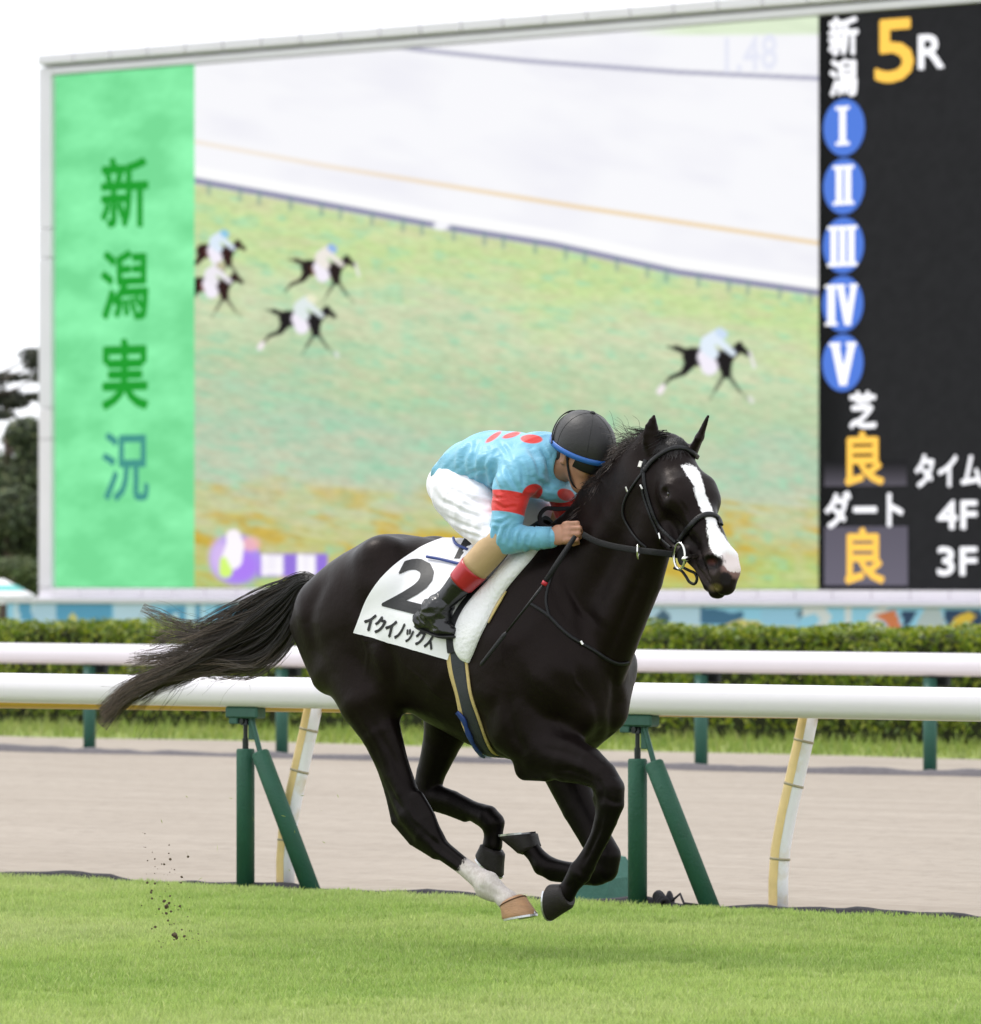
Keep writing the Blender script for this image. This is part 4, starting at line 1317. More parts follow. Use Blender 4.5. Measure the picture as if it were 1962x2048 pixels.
for pts, w, a in [
    ([(668, 1120), (646, 1169), (623, 1214), (616, 1251), (628, 1300), (660, 1350)], 13, -.011), ([(735, 1120), (742, 1160), (735, 1220), (745, 1290)], 20, -.010),
    ([(747, 1290), (760, 1330), (775, 1372)], 12, .010), ([(772, 1290), (786, 1335), (793, 1385)], 12, -.010), ([(690, 1250), (720, 1330), (742, 1400)], 20, -.007),
    ([(700, 1420), (745, 1500), (768, 1560)], 8, -.006), ([(740, 1440), (785, 1520), (815, 1580)], 9, -.006), ([(780, 1440), (805, 1510), (832, 1580)], 6, .005),
    ([(768, 1560), (786, 1600), (806, 1630)], 7, -.010), ([(812, 1610), (828, 1640), (848, 1660)], 6, .005), ([(838, 1590), (858, 1622), (876, 1660)], 6, .005),
    ([(846, 1668), (885, 1703), (935, 1742)], 4.5, -.0055), ([(840, 1680), (880, 1714), (930, 1751)], 5, .003), ([(868, 1672), (905, 1708), (950, 1748)], 4, .002),
    ([(970, 1765), (982, 1774), (990, 1786)], 6, .004), ([(985, 1790), (1005, 1800)], 5, -.004), ([(960, 1776), (968, 1790)], 4, -.004),
    ([(1018, 1385), (1020, 1432), (1030, 1480), (1052, 1520)], 11, -.012), ([(1040, 1300), (1075, 1360), (1130, 1410), (1180, 1425)], 20, .010), ([(1050, 1400), (1090, 1440), (1150, 1455)], 13, -.008),
    ([(1085, 1240), (1130, 1300), (1165, 1370), (1190, 1420)], 18, -.009), ([(1228, 1340), (1231, 1400), (1226, 1450), (1219, 1490)], 9, -.012), ([(1190, 1400), (1200, 1450), (1190, 1490)], 10, -.007), ([(1246, 1370), (1252, 1410), (1246, 1450)], 10, .005),
    ([(1085, 1500), (1130, 1510), (1180, 1530)], 8, -.006), ([(1100, 1545), (1140, 1546), (1185, 1562)], 6, -.006), ([(1120, 1480), (1165, 1505), (1205, 1535)], 8, .004),
    ([(1196, 1560), (1205, 1585), (1203, 1615)], 6, -.006), ([(1222, 1560), (1236, 1580), (1234, 1605)], 8, .005), ([(1210, 1600), (1228, 1610), (1244, 1612)], 4, -.004), ([(1205, 1540), (1218, 1552), (1234, 1560)], 4, -.003),
    ([(1207, 1625), (1199, 1665), (1178, 1712), (1163, 1738)], 4, -.0055), ([(1196, 1630), (1189, 1665), (1170, 1710)], 4, .0025), ([(1150, 1745), (1160, 1758), (1156, 1770)], 6, .004), ([(1146, 1770), (1136, 1782)], 5, -.003),
    ([(1128, 1150), (1140, 1185), (1162, 1224), (1200, 1260)], 8, -.007), ([(1100, 1160), (1112, 1200), (1140, 1250)], 10, -.006), ([(1290, 1130), (1262, 1200), (1225, 1290), (1205, 1340)], 9, -.009), ([(1240, 1060), (1215, 1120), (1195, 1190)], 18, -.007),
    ([(1308, 1142), (1288, 1210), (1262, 1280)], 8, .004),
    ([(905, 1330), (870, 1380), (850, 1420)], 16, .004), ([(1000, 1380), (985, 1430), (990, 1480)], 12, -.005),
    # veins
    ([(1060, 1330), (1075, 1380), (1100, 1400), (1112, 1440), (1125, 1480)], 3.2, .0030), ([(1140, 1330), (1150, 1370), (1175, 1400)], 3, .0028), ([(800, 1330), (840, 1360), (880, 1400), (930, 1420)], 3.2, .0026), ([(720, 1260), (735, 1310), (728, 1360)], 3, .0024),
    ([(1150, 1500), (1172, 1540), (1180, 1560)], 2.6, .0022), ([(770, 1500), (790, 1560), (800, 1600)], 2.8, .0024), ([(1010, 1340), (1000, 1300), (1015, 1260)], 3, .0022),
    # face
    ([(1322, 984), (1331, 974), (1345, 975), (1355, 986)], 4, .0025), ([(1322, 996), (1334, 1003), (1348, 1002)], 3.5, .002), ([(1350, 1004), (1368, 1030), (1384, 1056), (1394, 1074)], 5, .006), ([(1340, 1012), (1358, 1042), (1372, 1066)], 6, -.005),
    ([(1360, 1000), (1372, 1014), (1384, 1040)], 3, .003), ([(1400, 1060), (1404, 1085), (1398, 1108)], 6, -.004), ([(1408, 1108), (1426, 1110), (1442, 1120), (1446, 1136)], 4.5, .005), ([(1400, 1120), (1396, 1134), (1404, 1146)], 4, .004), ([(1374, 1106), (1384, 1118), (1397, 1142), (1411, 1167), (1428, 1180), (1446, 1188)], 3.2, -.012), ([(1406, 1128), (1421, 1131), (1436, 1136)], 9, -.010), ([(1404, 1116), (1420, 1114), (1440, 1122), (1448, 1138)], 4, .006), ([(1396, 1122), (1400, 1140), (1420, 1150)], 5, .004),
    ([(1300, 1010), (1310, 1050), (1330, 1085)], 7, -.004), ([(1340, 925), (1346, 945), (1352, 962)], 12, -.003)]:
    crease(pts, w, a)
rp_ = fbm2(BV[:, 0] * 9 + BV[:, 2] * 3, BV[:, 2] * 7 + BV[:, 1] * 6, 5, 3) - .5
disp += rp_ * .006 * sm(BV[:, 2], .55, .8) * (1 - sm(BV[:, 0], .70, .85))
BV = BV + BN * disp[:, None]

# ---- coat marks, painted nostril shade and muzzle sheen, as distances that the coat shader turns into crisp edges
BW = H2W(BV)
pu, pv = proj(BW)


def poly_dist(u, v, poly):
    """signed distance in photo pixels, negative inside"""
    P = np.array(poly, float); d = np.full(len(u), 1e9); ins = inpoly(u, v, poly)
    for a, b in zip(P, np.roll(P, -1, 0)):
        e = b - a; t = np.clip(((u - a[0]) * e[0] + (v - a[1]) * e[1]) / (e @ e), 0, 1)
        d = np.minimum(d, np.hypot(u - a[0] - t * e[0], v - a[1] - t * e[1]))
    return np.where(ins, -d, d)


hb = BV - HO
ha, hn, hw = hb @ hd_a, hb @ hd_n, hb @ hd_l
blaze_poly = [(1362, 936), (1376, 933), (1392, 940), (1400, 952), (1406, 970), (1411, 993), (1420, 1012), (1428, 1032), (1436, 1060), (1450, 1080), (1466, 1100), (1490, 1118), (1490, 1150), (1462, 1150), (1444, 1134), (1431, 1118),
              (1420, 1100), (1414, 1070), (1412, 1045), (1404, 1028), (1396, 1012), (1391, 995), (1388, 978), (1378, 962), (1370, 950)]
inface = (ha > .05) & (hn > -.12)
blaze = np.where(inface, poly_dist(pu, pv, blaze_poly), 60.0)
pink_poly = [(1441, 1122), (1452, 1112), (1484, 1124), (1484, 1160), (1462, 1160), (1448, 1150), (1443, 1138)]
nostril = np.where(ha > .45, (np.hypot((pu - 1421 + .25 * (pv - 1130)) / 24, (pv - 1130) / 14) - 1) * 14, 60.0)
muzzle = np.where(ha > .38, np.hypot((pu - 1420) / 1.2, pv - 1140) - 34, 60.0)
nosepink = np.where(ha > .45, np.hypot((pu - 1424) / 1.4, pv - 1129) - 4, 60.0)
lip = np.where(ha > .5, np.hypot((pu - 1431) / 1.5, pv - 1180) - 7, 60.0)
pink = np.where(ha > .45, poly_dist(pu, pv, pink_poly), 60.0)
nose_dark = np.where(ha > .45, np.hypot(pu - 1452, pv - 1162) - 13, 60.0)
# white sock on the near hind: everything below a slanted line across the cannon
sk = ((pu - 926) * .80 + (pv - 1732) * .60)
sock = np.where((BV[:, 1] > .05) & (BV[:, 2] < .45) & (pu < 1075) & (pu > 900), -sk, 60.0)
sock = np.clip(sock, -60, 60)
spots = np.zeros(len(BV))

m, nt, b = mat_new('horse_coat'); N, L = nt.nodes, nt.links
M_COAT = m
tc = N.new('ShaderNodeTexCoord')


def nz(scale, detail=5, vec=None, stretch=None):
    n = N.new('ShaderNodeTexNoise'); n.inputs['Scale'].default_value = scale; n.inputs['Detail'].default_value = detail
    if stretch:
        mp = N.new('ShaderNodeMapping'); mp.inputs['Scale'].default_value = stretch; L.new(tc.outputs['Object'], mp.inputs[0]); L.new(mp.outputs[0], n.inputs['Vector'])
    else: L.new(tc.outputs['Object'], n.inputs['Vector'])
    return n


def attr_(nm):
    a = N.new('ShaderNodeAttribute'); a.attribute_name = nm; return a.outputs['Fac']


def mth(op, a, b=None):
    q = N.new('ShaderNodeMath'); q.operation = op
    for i, x in enumerate((a, b)):
        if x is None: continue
        if isinstance(x, (int, float)): q.inputs[i].default_value = x
        else: L.new(x, q.inputs[i])
    return q.outputs[0]


def step(src, lo, hi):
    r = N.new('ShaderNodeMapRange'); r.interpolation_type = 'SMOOTHSTEP'
    r.inputs['From Min'].default_value = lo; r.inputs['From Max'].default_value = hi; r.inputs['To Min'].default_value = 1; r.inputs['To Max'].default_value = 0
    L.new(src, r.inputs['Value']); return r.outputs[0]


def mix(f, a, b_):
    q = N.new('ShaderNodeMix'); q.data_type = 'RGBA'; L.new(f, q.inputs[0])
    for i, x in ((6, a), (7, b_)):
        if isinstance(x, tuple): q.inputs[i].default_value = (*x, 1)
        else: L.new(x, q.inputs[i])
    return q.outputs[2]


sep = N.new('ShaderNodeSeparateXYZ'); L.new(tc.outputs['Object'], sep.inputs[0])
pts_ = N.new('ShaderNodeMapRange'); pts_.inputs['From Min'].default_value = .55; pts_.inputs['From Max'].default_value = .95; L.new(sep.outputs['Z'], pts_.inputs[0])
n1 = nz(3.0); n2 = nz(160, 3, stretch=(1, 1, .35)); n3 = nz(55, 4)
base = mix(n1.outputs['Fac'], (.0032, .0024, .0023), (.0110, .0064, .0054))
base = mix(pts_.outputs[0], (.0022, .0018, .0019), base)      # black points: the lower legs are darker than the body
hairn = mth('MULTIPLY', mth('SUBTRACT', n2.outputs['Fac'], .5), 9.0)
edge = mth('ADD', hairn, mth('MULTIPLY', mth('SUBTRACT', n3.outputs['Fac'], .5), 7.0))
pinkf = step(mth('ADD', attr_('pink'), edge), -4, 8)
base = mix(mth('MULTIPLY', step(attr_('muzzle'), -14, 10), .55), base, (.060, .044, .043))  # greyer muzzle, its soft sheen painted into the base colour
base = mix(step(mth('ADD', attr_('blaze'), edge), -2.0, 2.0), base, (.86, .84, .84))
base = mix(mth('MULTIPLY', pinkf, .36), base, (.62, .36, .34))
base = mix(step(mth('ADD', attr_('nose_dark'), edge), -4, 4), base, (.02, .016, .02))
base = mix(step(mth('ADD', attr_('nostril'), edge), -2, 5), base, (.004, .003, .003))  # nostril hollow darkened in the colour, as shade inside it
base = mix(mth('MULTIPLY', step(attr_('nosepink'), -3, 6), .7), base, (.10, .032, .030))
base = mix(mth('MULTIPLY', step(attr_('lip'), -5, 5), .6), base, (.20, .16, .05))
sockc = mix(mth('MULTIPLY', n3.outputs['Fac'], n2.outputs['Fac']), (.46, .40, .36), (1.0, .96, .94))
base = mix(step(mth('ADD', attr_('sock'), mth('MULTIPLY', edge, 2.6)), -4, 4), base, sockc)
L.new(base, b.inputs['Base Color'])
b.inputs['Roughness'].default_value = .42
b.inputs['Specular IOR Level'].default_value = .14
b.inputs['Specular Tint'].default_value = (1.0, .84, .80, 1)
b.inputs['Sheen Weight'].default_value = .0
b.inputs['Sheen Roughness'].default_value = .4
b.inputs['Sheen Tint'].default_value = (.8, .7, .75, 1)
rr = N.new('ShaderNodeMapRange'); rr.inputs['To Min'].default_value = .33; rr.inputs['To Max'].default_value = .50
L.new(n1.outputs['Fac'], rr.inputs[0]); L.new(rr.outputs[0], b.inputs['Roughness'])
bp = N.new('ShaderNodeBump'); bp.inputs['Strength'].default_value = .25; bp.inputs['Distance'].default_value = .004
nb = nz(300, 2, stretch=(1, 1, .3)); nm = nz(9, 3)
L.new(mth('ADD', mth('MULTIPLY', nb.outputs['Fac'], .6), mth('ADD', mth('MULTIPLY', nm.outputs['Fac'], 2.8), mth('MULTIPLY', n3.outputs['Fac'], .7))), bp.inputs['Height'])
L.new(bp.outputs[0], b.inputs['Normal'])

horse = empty('racehorse', OH, HROT)
tag(horse, 'nearly black racehorse with a white blaze and one white hind sock at full gallop', 'horse')
FB = BF_[:, ::-1] if HLEFT else BF_
body = mesh_obj('body', to_local(BV), FB, M_COAT, horse, smooth=True, attrs={'blaze': blaze, 'pink': pink, 'nose_dark': nose_dark, 'nostril': nostril, 'lip': lip, 'muzzle': muzzle, 'nosepink': nosepink, 'sock': sock})
body_bvh = BVHTree.FromPolygons([Vector(v) for v in BV], [tuple(f) for f in BF_])
def cast(u, v, bvh=None):
    """where the sight line of a photo pixel first meets the horse: point, normal in the horse frame"""
    r = ray(u, v); dr = np.array([r.dot(E), r.dot(LH), r[2]]); dr /= np.linalg.norm(dr)
    h = (bvh or body_bvh).ray_cast(Vector(CAM_H + dr * 15), Vector(dr))
    if h[0] is None: return None, None
    n = np.array(h[1])
    if n.dot(dr) > 0: n = -n
    return np.array(h[0]), n


# ---- hooves and the shoe
M_HOOF = mat_simple('hoof_horn_dark', (.018, .014, .013), .5, .4, 30, .3, spec=.3, stretch=(1, 1, 4))
M_HOOF_T = mat_simple('hoof_horn_tan', (.40, .22, .11), .5, .35, 26, .3, stretch=(1, 1, 3))
M_HOOF_B = mat_simple('coronet_band', (.13, .055, .03), .6, .3, 40)
M_SHOE = mat_simple('horseshoe_steel', (.62, .62, .64), .35, .2, 60, metal=.9)


def hoof(l, ch, ct, sh, st, wc, ws, mat, band=None, shoe=True):
    """coronet heel / toe and sole heel / toe as photo pixels on the upright plane l"""
    ch, ct, sh, st = [Hp(*p, l) for p in (ch, ct, sh, st)]
    n = 28; rings = []
    for f in (-.12, 0., .05, .35, .7, .95, 1.0):
        a, b_ = ch + (sh - ch) * f, ct + (st - ct) * f; c = (a + b_) / 2; w = wc + (ws - wc) * max(f, 0) ** .8; s_ = 1.0
        if f < 0: s_ = .86
        if f in (.0, .05): s_ = 1.03
        if f == 1.0: s_ = .97
        ring = []
        for k in range(n):
            q = 2 * math.pi * k / n; cx, cy = math.cos(q), math.sin(q)
            if cx < 0: cx *= .82; cy = math.copysign(abs(cy) ** .7, cy)
            ring.append(c + (b_ - a) / 2 * cx * s_ + np.array([0, cy * w * s_, 0]))
        rings.append(ring)
    P = np.array(rings); mb = MB(); mb.sheet(np.concatenate([P, P[:, :1]], 1))
    mb.add(P[-1], [tuple(range(n))]); mb.add(P[0], [tuple(range(n))[::-1]])
    mb.v = [tuple(to_local(np.array(v))) for v in mb.v]
    o = mb.build('hoof', mat, horse, smooth=True)
    ax = (sh + st) / 2 - (ch + ct) / 2; nrm = np.cross(st - sh, np.array([0, 1., 0])); nrm /= np.linalg.norm(nrm); nrm *= np.sign(nrm.dot(ax))
    if band:
        mb = MB(); G = np.array([P[1] + 0 * ax, P[2] + .02 * ax, P[1] * .86 + P[3] * .14 + .0 * ax]); cc = G.mean(1, keepdims=True); G = cc + (G - cc) * 1.03
        G = np.concatenate([G, G[:, :1]], 1); mb.sheet(to_local(G)); mb.build('coronet_band', band, o, smooth=True)
    if shoe:
        R = P[-1]; cc = R.mean(0); out, inn = [], []
        for k in list(range(-10, 11)):
            p = R[k % n]; out.append(cc + (p - cc) * 1.03); inn.append(cc + (p - cc) * .72)
        out, inn = np.array(out), np.array(inn); th = nrm * .008
        mb = MB(); mb.sheet(to_local(np.array([out + nrm * .0005, out + th, inn + th, inn + nrm * .0005, out + nrm * .0005])))
        mb.build('horseshoe', M_SHOE, o)
        if band:                                           # toe clip
            k0 = R[0]; mb = MB(); e_ = np.array([0, .010, 0]); up_ = (P[4][0] - R[0]) * .8
            mb.add(to_local(np.array([k0 * 1.0 + e_ + (k0 - cc) * .03, k0 - e_ + (k0 - cc) * .03, k0 + up_ * .6 + (k0 - cc) * .05, k0 + e_ * .6 + (k0 - cc) * .12, k0 - e_ * .6 + (k0 - cc) * .12])), [(0, 1, 2), (0, 2, 3), (1, 4, 2), (0, 3, 4, 1)])
            mb.build('toe_clip', M_SHOE, o)
    return o


o = hoof(.155, (1003, 1820), (1046, 1796), (1006, 1845), (1071, 1832), .043, .054, M_HOOF_T, M_HOOF_B); o['label'] = 'tan hoof under the white sock'
hoof(-.13, (963, 1691), (1006, 1716), (953, 1708), (1003, 1760), .040, .050, M_HOOF)
hoof(.145, (1126, 1768), (1140, 1822), (1103, 1766), (1101, 1848), .042, .052, M_HOOF)
hoof(-.135, (1079, 1694), (1040, 1712), (1076, 1671), (1000, 1679), .042, .052, M_HOOF)

# ---- eyes
M_EYE = mat_simple('eye', (.012, .006, .004), .10, .3, 8, coat=.3, spec=.5)
for q in (1, -1):
    c = HD(.207, -.055, .0835 * q); mb = MB()
    for i in range(9): pass
    V = []; nn_, mm = 14, 10
    g = [[c + .0185 * np.array([math.sin(a) * math.cos(b_), math.sin(a) * math.sin(b_), math.cos(a)]) for a in np.linspace(.01, math.pi - .01, mm)] for b_ in np.linspace(0, 2 * math.pi, nn_)]
    mb.sheet(to_local(np.array(g))); mb.build('eye', M_EYE, horse, smooth=True)
# ------------------------------------------------------------------ tack, laid on the horse
def crom(pts, n):
    """smooth curve through points, n samples"""
    P = np.array(pts, float); m = len(P)
    d = np.concatenate([[0], np.cumsum(np.linalg.norm(np.diff(P, axis=0), axis=1))]); q = np.linspace(0, d[-1], n); o = np.zeros((n, P.shape[1]))
    M = np.gradient(P, d, axis=0) if m > 2 else np.repeat(((P[1] - P[0]) / d[1])[None], 2, 0)
    i = np.clip(np.searchsorted(d, q, side='right') - 1, 0, m - 2); h = (d[i + 1] - d[i])[:, None]; t = ((q - d[i])[:, None]) / h
    return (2 * t**3 - 3 * t**2 + 1) * P[i] + (t**3 - 2 * t**2 + t) * h * M[i] + (-2 * t**3 + 3 * t**2) * P[i + 1] + (t**3 - t**2) * h * M[i + 1]


def smooth1(P, it=3):
    P = np.array(P)
    for _ in range(it): P[1:-1] = .5 * P[1:-1] + .25 * (P[:-2] + P[2:])
    return P


def lay(px, n=40, lift=.004, it=4, bvh=None):
    """lay a photo-pixel curve on the horse: points and normals"""
    C, Nn = [], []
    for u, v in crom(px, n):
        p, nn = cast(u, v, bvh)
        if p is None:
            if C: continue
            continue
        C.append(p + nn * lift); Nn.append(nn)
    C, Nn = smooth1(C, it), smooth1(Nn, it + 3); Nn /= np.linalg.norm(Nn, axis=1)[:, None]
    return C, Nn


def ribbon(C, Nn, w, th, mb, edges=None):
    """strap of rounded section along points C with surface normals Nn; w may vary"""
    C = np.asarray(C); T = np.gradient(C, axis=0); T /= np.linalg.norm(T, axis=1)[:, None] + 1e-9
    S = np.cross(T, Nn); S /= np.linalg.norm(S, axis=1)[:, None] + 1e-9
    w = np.broadcast_to(np.asarray(w, float), (len(C),))[:, None] / 2
    G = np.stack([C - S * w, C - S * w * .96 + Nn * th * .7, C - S * w * .7 + Nn * th, C + S * w * .7 + Nn * th, C + S * w * .96 + Nn * th * .7, C + S * w, C - Nn * .001, C - S * w], 1)
    G = to_local(G); mb.sheet(G)
    mb.add(G[0][:7], [tuple(range(7))]); mb.add(G[-1][:7], [tuple(range(7))[::-1]])
    return mb


def strap(px, w, th, name, mat, parent, n=40, lift=.002, it=4):
    C, Nn = lay(px, n, lift, it); mb = MB(); ribbon(C, Nn, w, th, mb)
    return mb.build(name, mat, parent, smooth=True)


M_LEATHER = mat_simple('black_leather', (.009, .009, .010), .40, .4, 60, .25, spec=.28)
M_RUBBER = mat_simple('black_rubber', (.010, .010, .011), .6, .3, 120, .5, spec=.25)
M_BIT = mat_simple('bit_steel', (.72, .71, .66), .18, .1, 30, metal=1.0)
M_CLOTHW = mat_simple('white_number_cloth', (.86, .85, .87), .75, .05, 6, .25, bscale=14)
M_FLEECE = mat_simple('white_sheepskin', (.88, .87, .88), .9, .05, 40, .5, bscale=70)
M_PRINT = mat_simple('black_print', (.016, .016, .017), .55, .3, 18)
M_GIRTH_Y = mat_simple('yellow_girth_pad', (.62, .47, .20), .8, .12, 20, .4)
M_GIRTH_B = mat_simple('grey_black_elastic', (.030, .034, .042), .6, .3, 40, .4, stretch=(1, 1, 6))
M_BLUE = mat_simple('blue_cord', (.02, .05, .24), .5, .25, 40)


def hempty(name, label, cat, group=None):
    o = empty(name, OH, HROT); tag(o, label, cat, group); return o


def patch(rear, front, lift, nu, nv, puff=0.0, edge=.0):
    """cloth between two photo-pixel edge curves, laid on the horse, in the horse frame [i][j]"""
    R, Fr = crom(rear, nv), crom(front, nv); G = np.full((nu, nv, 3), np.nan); Nn = np.zeros((nu, nv, 3))
    for j in range(nv):
        for i in range(nu):
            f = i / (nu - 1); u, v = R[j] * (1 - f) + Fr[j] * f
            p, nn = cast(u, v)
            if p is not None: G[i, j] = p; Nn[i, j] = nn
    for it in range(40):                                   # fill anything past the outline from its neighbours
        bad = np.isnan(G[..., 0])
        if not bad.any(): break
        for i, j in np.argwhere(bad):
            for a, b in ((1, 0), (-1, 0), (0, 1), (0, -1)):
                x1, y1, x2, y2 = i + a, j + b, i + 2 * a, j + 2 * b
                if 0 <= x2 < nu and 0 <= y2 < nv and not bad[x1, y1] and not bad[x2, y2]:
                    G[i, j] = 2 * G[x1, y1] - G[x2, y2]; Nn[i, j] = Nn[x1, y1]; break
    for it in range(6):
        H = G.copy(); H[1:-1, 1:-1] = .5 * G[1:-1, 1:-1] + .125 * (G[2:, 1:-1] + G[:-2, 1:-1] + G[1:-1, 2:] + G[1:-1, :-2])
        H[0, 1:-1] = .5 * G[0, 1:-1] + .25 * (G[0, 2:] + G[0, :-2]); H[-1, 1:-1] = .5 * G[-1, 1:-1] + .25 * (G[-1, 2:] + G[-1, :-2]); G = H
        M = Nn.copy(); M[1:-1, 1:-1] = .25 * (Nn[2:, 1:-1] + Nn[:-2, 1:-1] + Nn[1:-1, 2:] + Nn[1:-1, :-2]); Nn = M
    Nn /= np.linalg.norm(Nn, axis=2)[..., None] + 1e-9
    f = np.linspace(0, 1, nu)[:, None]; g = np.linspace(0, 1, nv)[None, :]
    dome = (1 - np.abs(2 * f - 1) ** 2.6) ** .6 * (1 - np.clip(2 * g - 1, 0, 1) ** 6) ** .6
    return G + Nn * (lift + puff * dome)[..., None], Nn


def cloth_obj(name, G, Nn, th, mat, parent, mirror=False, puff_down=None):
    mb = MB()
    for m_ in ((1, -1) if mirror else (1,)):
        k = np.array([1, m_, 1.0]); Gm = G if m_ > 0 else G - Nn * (.011 if puff_down is None else puff_down); T, U = to_local(Gm * k), to_local((Gm - Nn * th) * k)
        mb.sheet(T); mb.sheet(U)
        for a, b in ((T[0], U[0]), (T[-1], U[-1]), (T[:, 0], U[:, 0]), (T[:, -1], U[:, -1])): mb.sheet(np.stack([a, b]))
    return mb.build(name, mat, parent, smooth=True)


# number cloth
rear = [(885, 1086), (858, 1096), (828, 1111), (800, 1128), (776, 1149), (752, 1178), (734, 1206), (722, 1238), (711, 1270)]
front = [(1000, 1090), (985, 1110), (968, 1140), (955, 1165), (944, 1190), (932, 1220), (922, 1250), (910, 1290), (899, 1325)]
G, Nn = patch(rear, front, .012, 44, 56)
f = np.linspace(0, 1, 44)[:, None] * np.ones((1, 56)); g_ = np.ones((44, 1)) * np.linspace(0, 1, 56)[None]
G = G + Nn * (.004 * (fbm2(f * 5, g_ * 4, 3, 2) - .5) + .018 * np.exp(-((f - .72) / .12) ** 2 - ((g_ - .12) / .12) ** 2) * fbm2(f * 16, g_ * 12, 8, 2))[..., None]
nc = hempty('number_cloth', 'white saddle cloth printed with a black number 2 and a name strip', 'saddle cloth')
cloth_obj('cloth', G, Nn, .004, M_CLOTHW, nc, mirror=True)
Gf = G.reshape(-1, 3); ii = np.arange(43)[:, None] * 56 + np.arange(55)[None]
cloth_bvh = BVHTree.FromPolygons([Vector(p) for p in Gf], [tuple(q) for q in np.stack([ii, ii + 1, ii + 57, ii + 56], -1).reshape(-1, 4)])


def print_on(V, F, origin, ex, ey, name, lift=.0022):
    import bmesh
    bm = bmesh.new(); vs_ = [bm.verts.new((x, y, 0)) for x, y in V]
    for q in F:
        try: bm.faces.new([vs_[i] for i in q])
        except ValueError: pass
    bmesh.ops.triangulate(bm, faces=bm.faces)
    for _ in range(3):
        lg = [e for e in bm.edges if e.calc_length() > .16]
        if lg: bmesh.ops.subdivide_edges(bm, edges=lg, cuts=1)
        bmesh.ops.triangulate(bm, faces=bm.faces)
    bm.verts.index_update(); P = []; cnt_ = len(bm.verts)
    for v in bm.verts:
        u_, v_ = np.array(origin) + v.co.x * np.array(ex) + v.co.y * np.array(ey)
        p, nn = cast(u_, v_, cloth_bvh); P.append((p + nn * lift) if p is not None else Gf[0])
    F2 = [tuple(q.index for q in fc.verts) for fc in bm.faces]; bm.free()
    return mesh_obj(name, to_local(np.array(P)), F2, M_PRINT, nc)


V, F = font_shape('2', .018)
V2_ = np.concatenate([V * np.array([.95, .96]) + np.array([.025 + a, .02 + b]) for a, b in ((0, 0), (.022, 0), (-.022, 0), (0, .018), (0, -.018))]); F2_ = [tuple(i + k * len(V) for i in f) for k in range(5) for f in F]
print_on(V2_, F2_, (762, 1217), (77, 19.5), (50, -101), 'numeral')
nm = 'イクイノックス'
M_PRINT = mat_simple('black_print_strip', (.016, .016, .017), .55, .3, 18)
for i, ch in enumerate(nm):
    V, F = font_shape(ch, 0); q = i / 7.0
    n_ = len(V); of = [(0, 0), (.08, 0), (-.08, 0), (0, .045), (0, -.045)]
    F = [tuple(a + k * n_ for a in f_) for k in range(5) for f_ in F]; V = np.concatenate([V * .92 + .04 + np.array(o_) for o_ in of]); w_ = 22 - 5.0 * q
    x = 725 + 152 * (q - .07 * q * q); y = 1264 + 44 * (q - .04 * q * q)
    hgt = 36; sc_ = 1.0
    if ch == 'ッ': sc_ = .78
    if ch == 'ノ': w_ *= .8
    print_on(V, F, (x, y), (w_ * .92 * sc_, 6.2 * sc_), (9 * sc_, -hgt * sc_), 'lettering')
# name strip seam
strap_pts = [(718, 1246), (790, 1259), (860, 1283), (908, 1296)]

# sheepskin pad in front of the saddle
pad_l = [(1036, 1100), (1012, 1136), (984, 1168), (954, 1196), (932, 1222), (914, 1256), (910, 1284), (914, 1310), (928, 1328)]
pad_r = [(1080, 1104), (1066, 1122), (1038, 1154), (1012, 1186), (992, 1218), (976, 1250), (958, 1286), (948, 1312), (939, 1331)]
G2, N2 = patch(pad_l, pad_r, .010, 22, 48, puff=.026)
sp_ = hempty('sheepskin_pad', 'thick white pad on the shoulder in front of the saddle', 'pad')
cloth_obj('fleece', G2, N2, .008, M_FLEECE, sp_, mirror=True)
C, Nn_ = lay([(u + 2, v + 2) for u, v in pad_r[3:6]], 40, .002); mb = MB(); ribbon(C, Nn_, .012 * np.sin(np.linspace(.2, 3.0, len(C))), .006, mb); mb.build('lining', M_GIRTH_Y, sp_, smooth=True)

# saddle: seat over the back and a short flap
sd = hempty('racing_saddle', 'small black racing saddle under the jockey', 'saddle')
gs, gl = np.linspace(.0, .33, 18), np.linspace(-.125, .125, 25); g = np.zeros((18, 25, 3))
for i, s_ in enumerate(gs):
    for j, l_ in enumerate(gl):
        h = body_bvh.ray_cast(Vector((s_, l_, 1.9)), Vector((0, 0, -1))); z = h[0][2] if h[0] is not None else 1.3
        g[i, j] = (s_, l_, z + .022 + .03 * ((i - 9) / 9) ** 2 * (1 - abs(l_) / .125))
g[..., 2] = smooth1(smooth1(g[..., 2], 3).T, 3).T
cloth_obj('seat', g, np.zeros_like(g) + np.array([0, 0, 1.0]), .015, M_LEATHER, sd)
fl_r = [(u + 6, v) for u, v in pad_l[:8]]; fl_l = [(u - 13, v + 2) for u, v in pad_l[:8]]
G3, N3 = patch(fl_l, fl_r, .020, 12, 30)
cloth_obj('flap', G3, N3, .008, M_LEATHER, sd, mirror=True)
for px in ([(908, 1092), (914, 1101), (926, 1107), (940, 1112)], [(857, 1127), (880, 1131), (905, 1137), (925, 1142)]):
    C, Nn_ = lay(px, 20, .022, 2); mb = MB(); mb.tube(list(to_local(C)), .0055, 8); mb.build('tie_cord', M_BLUE, sd, smooth=True)

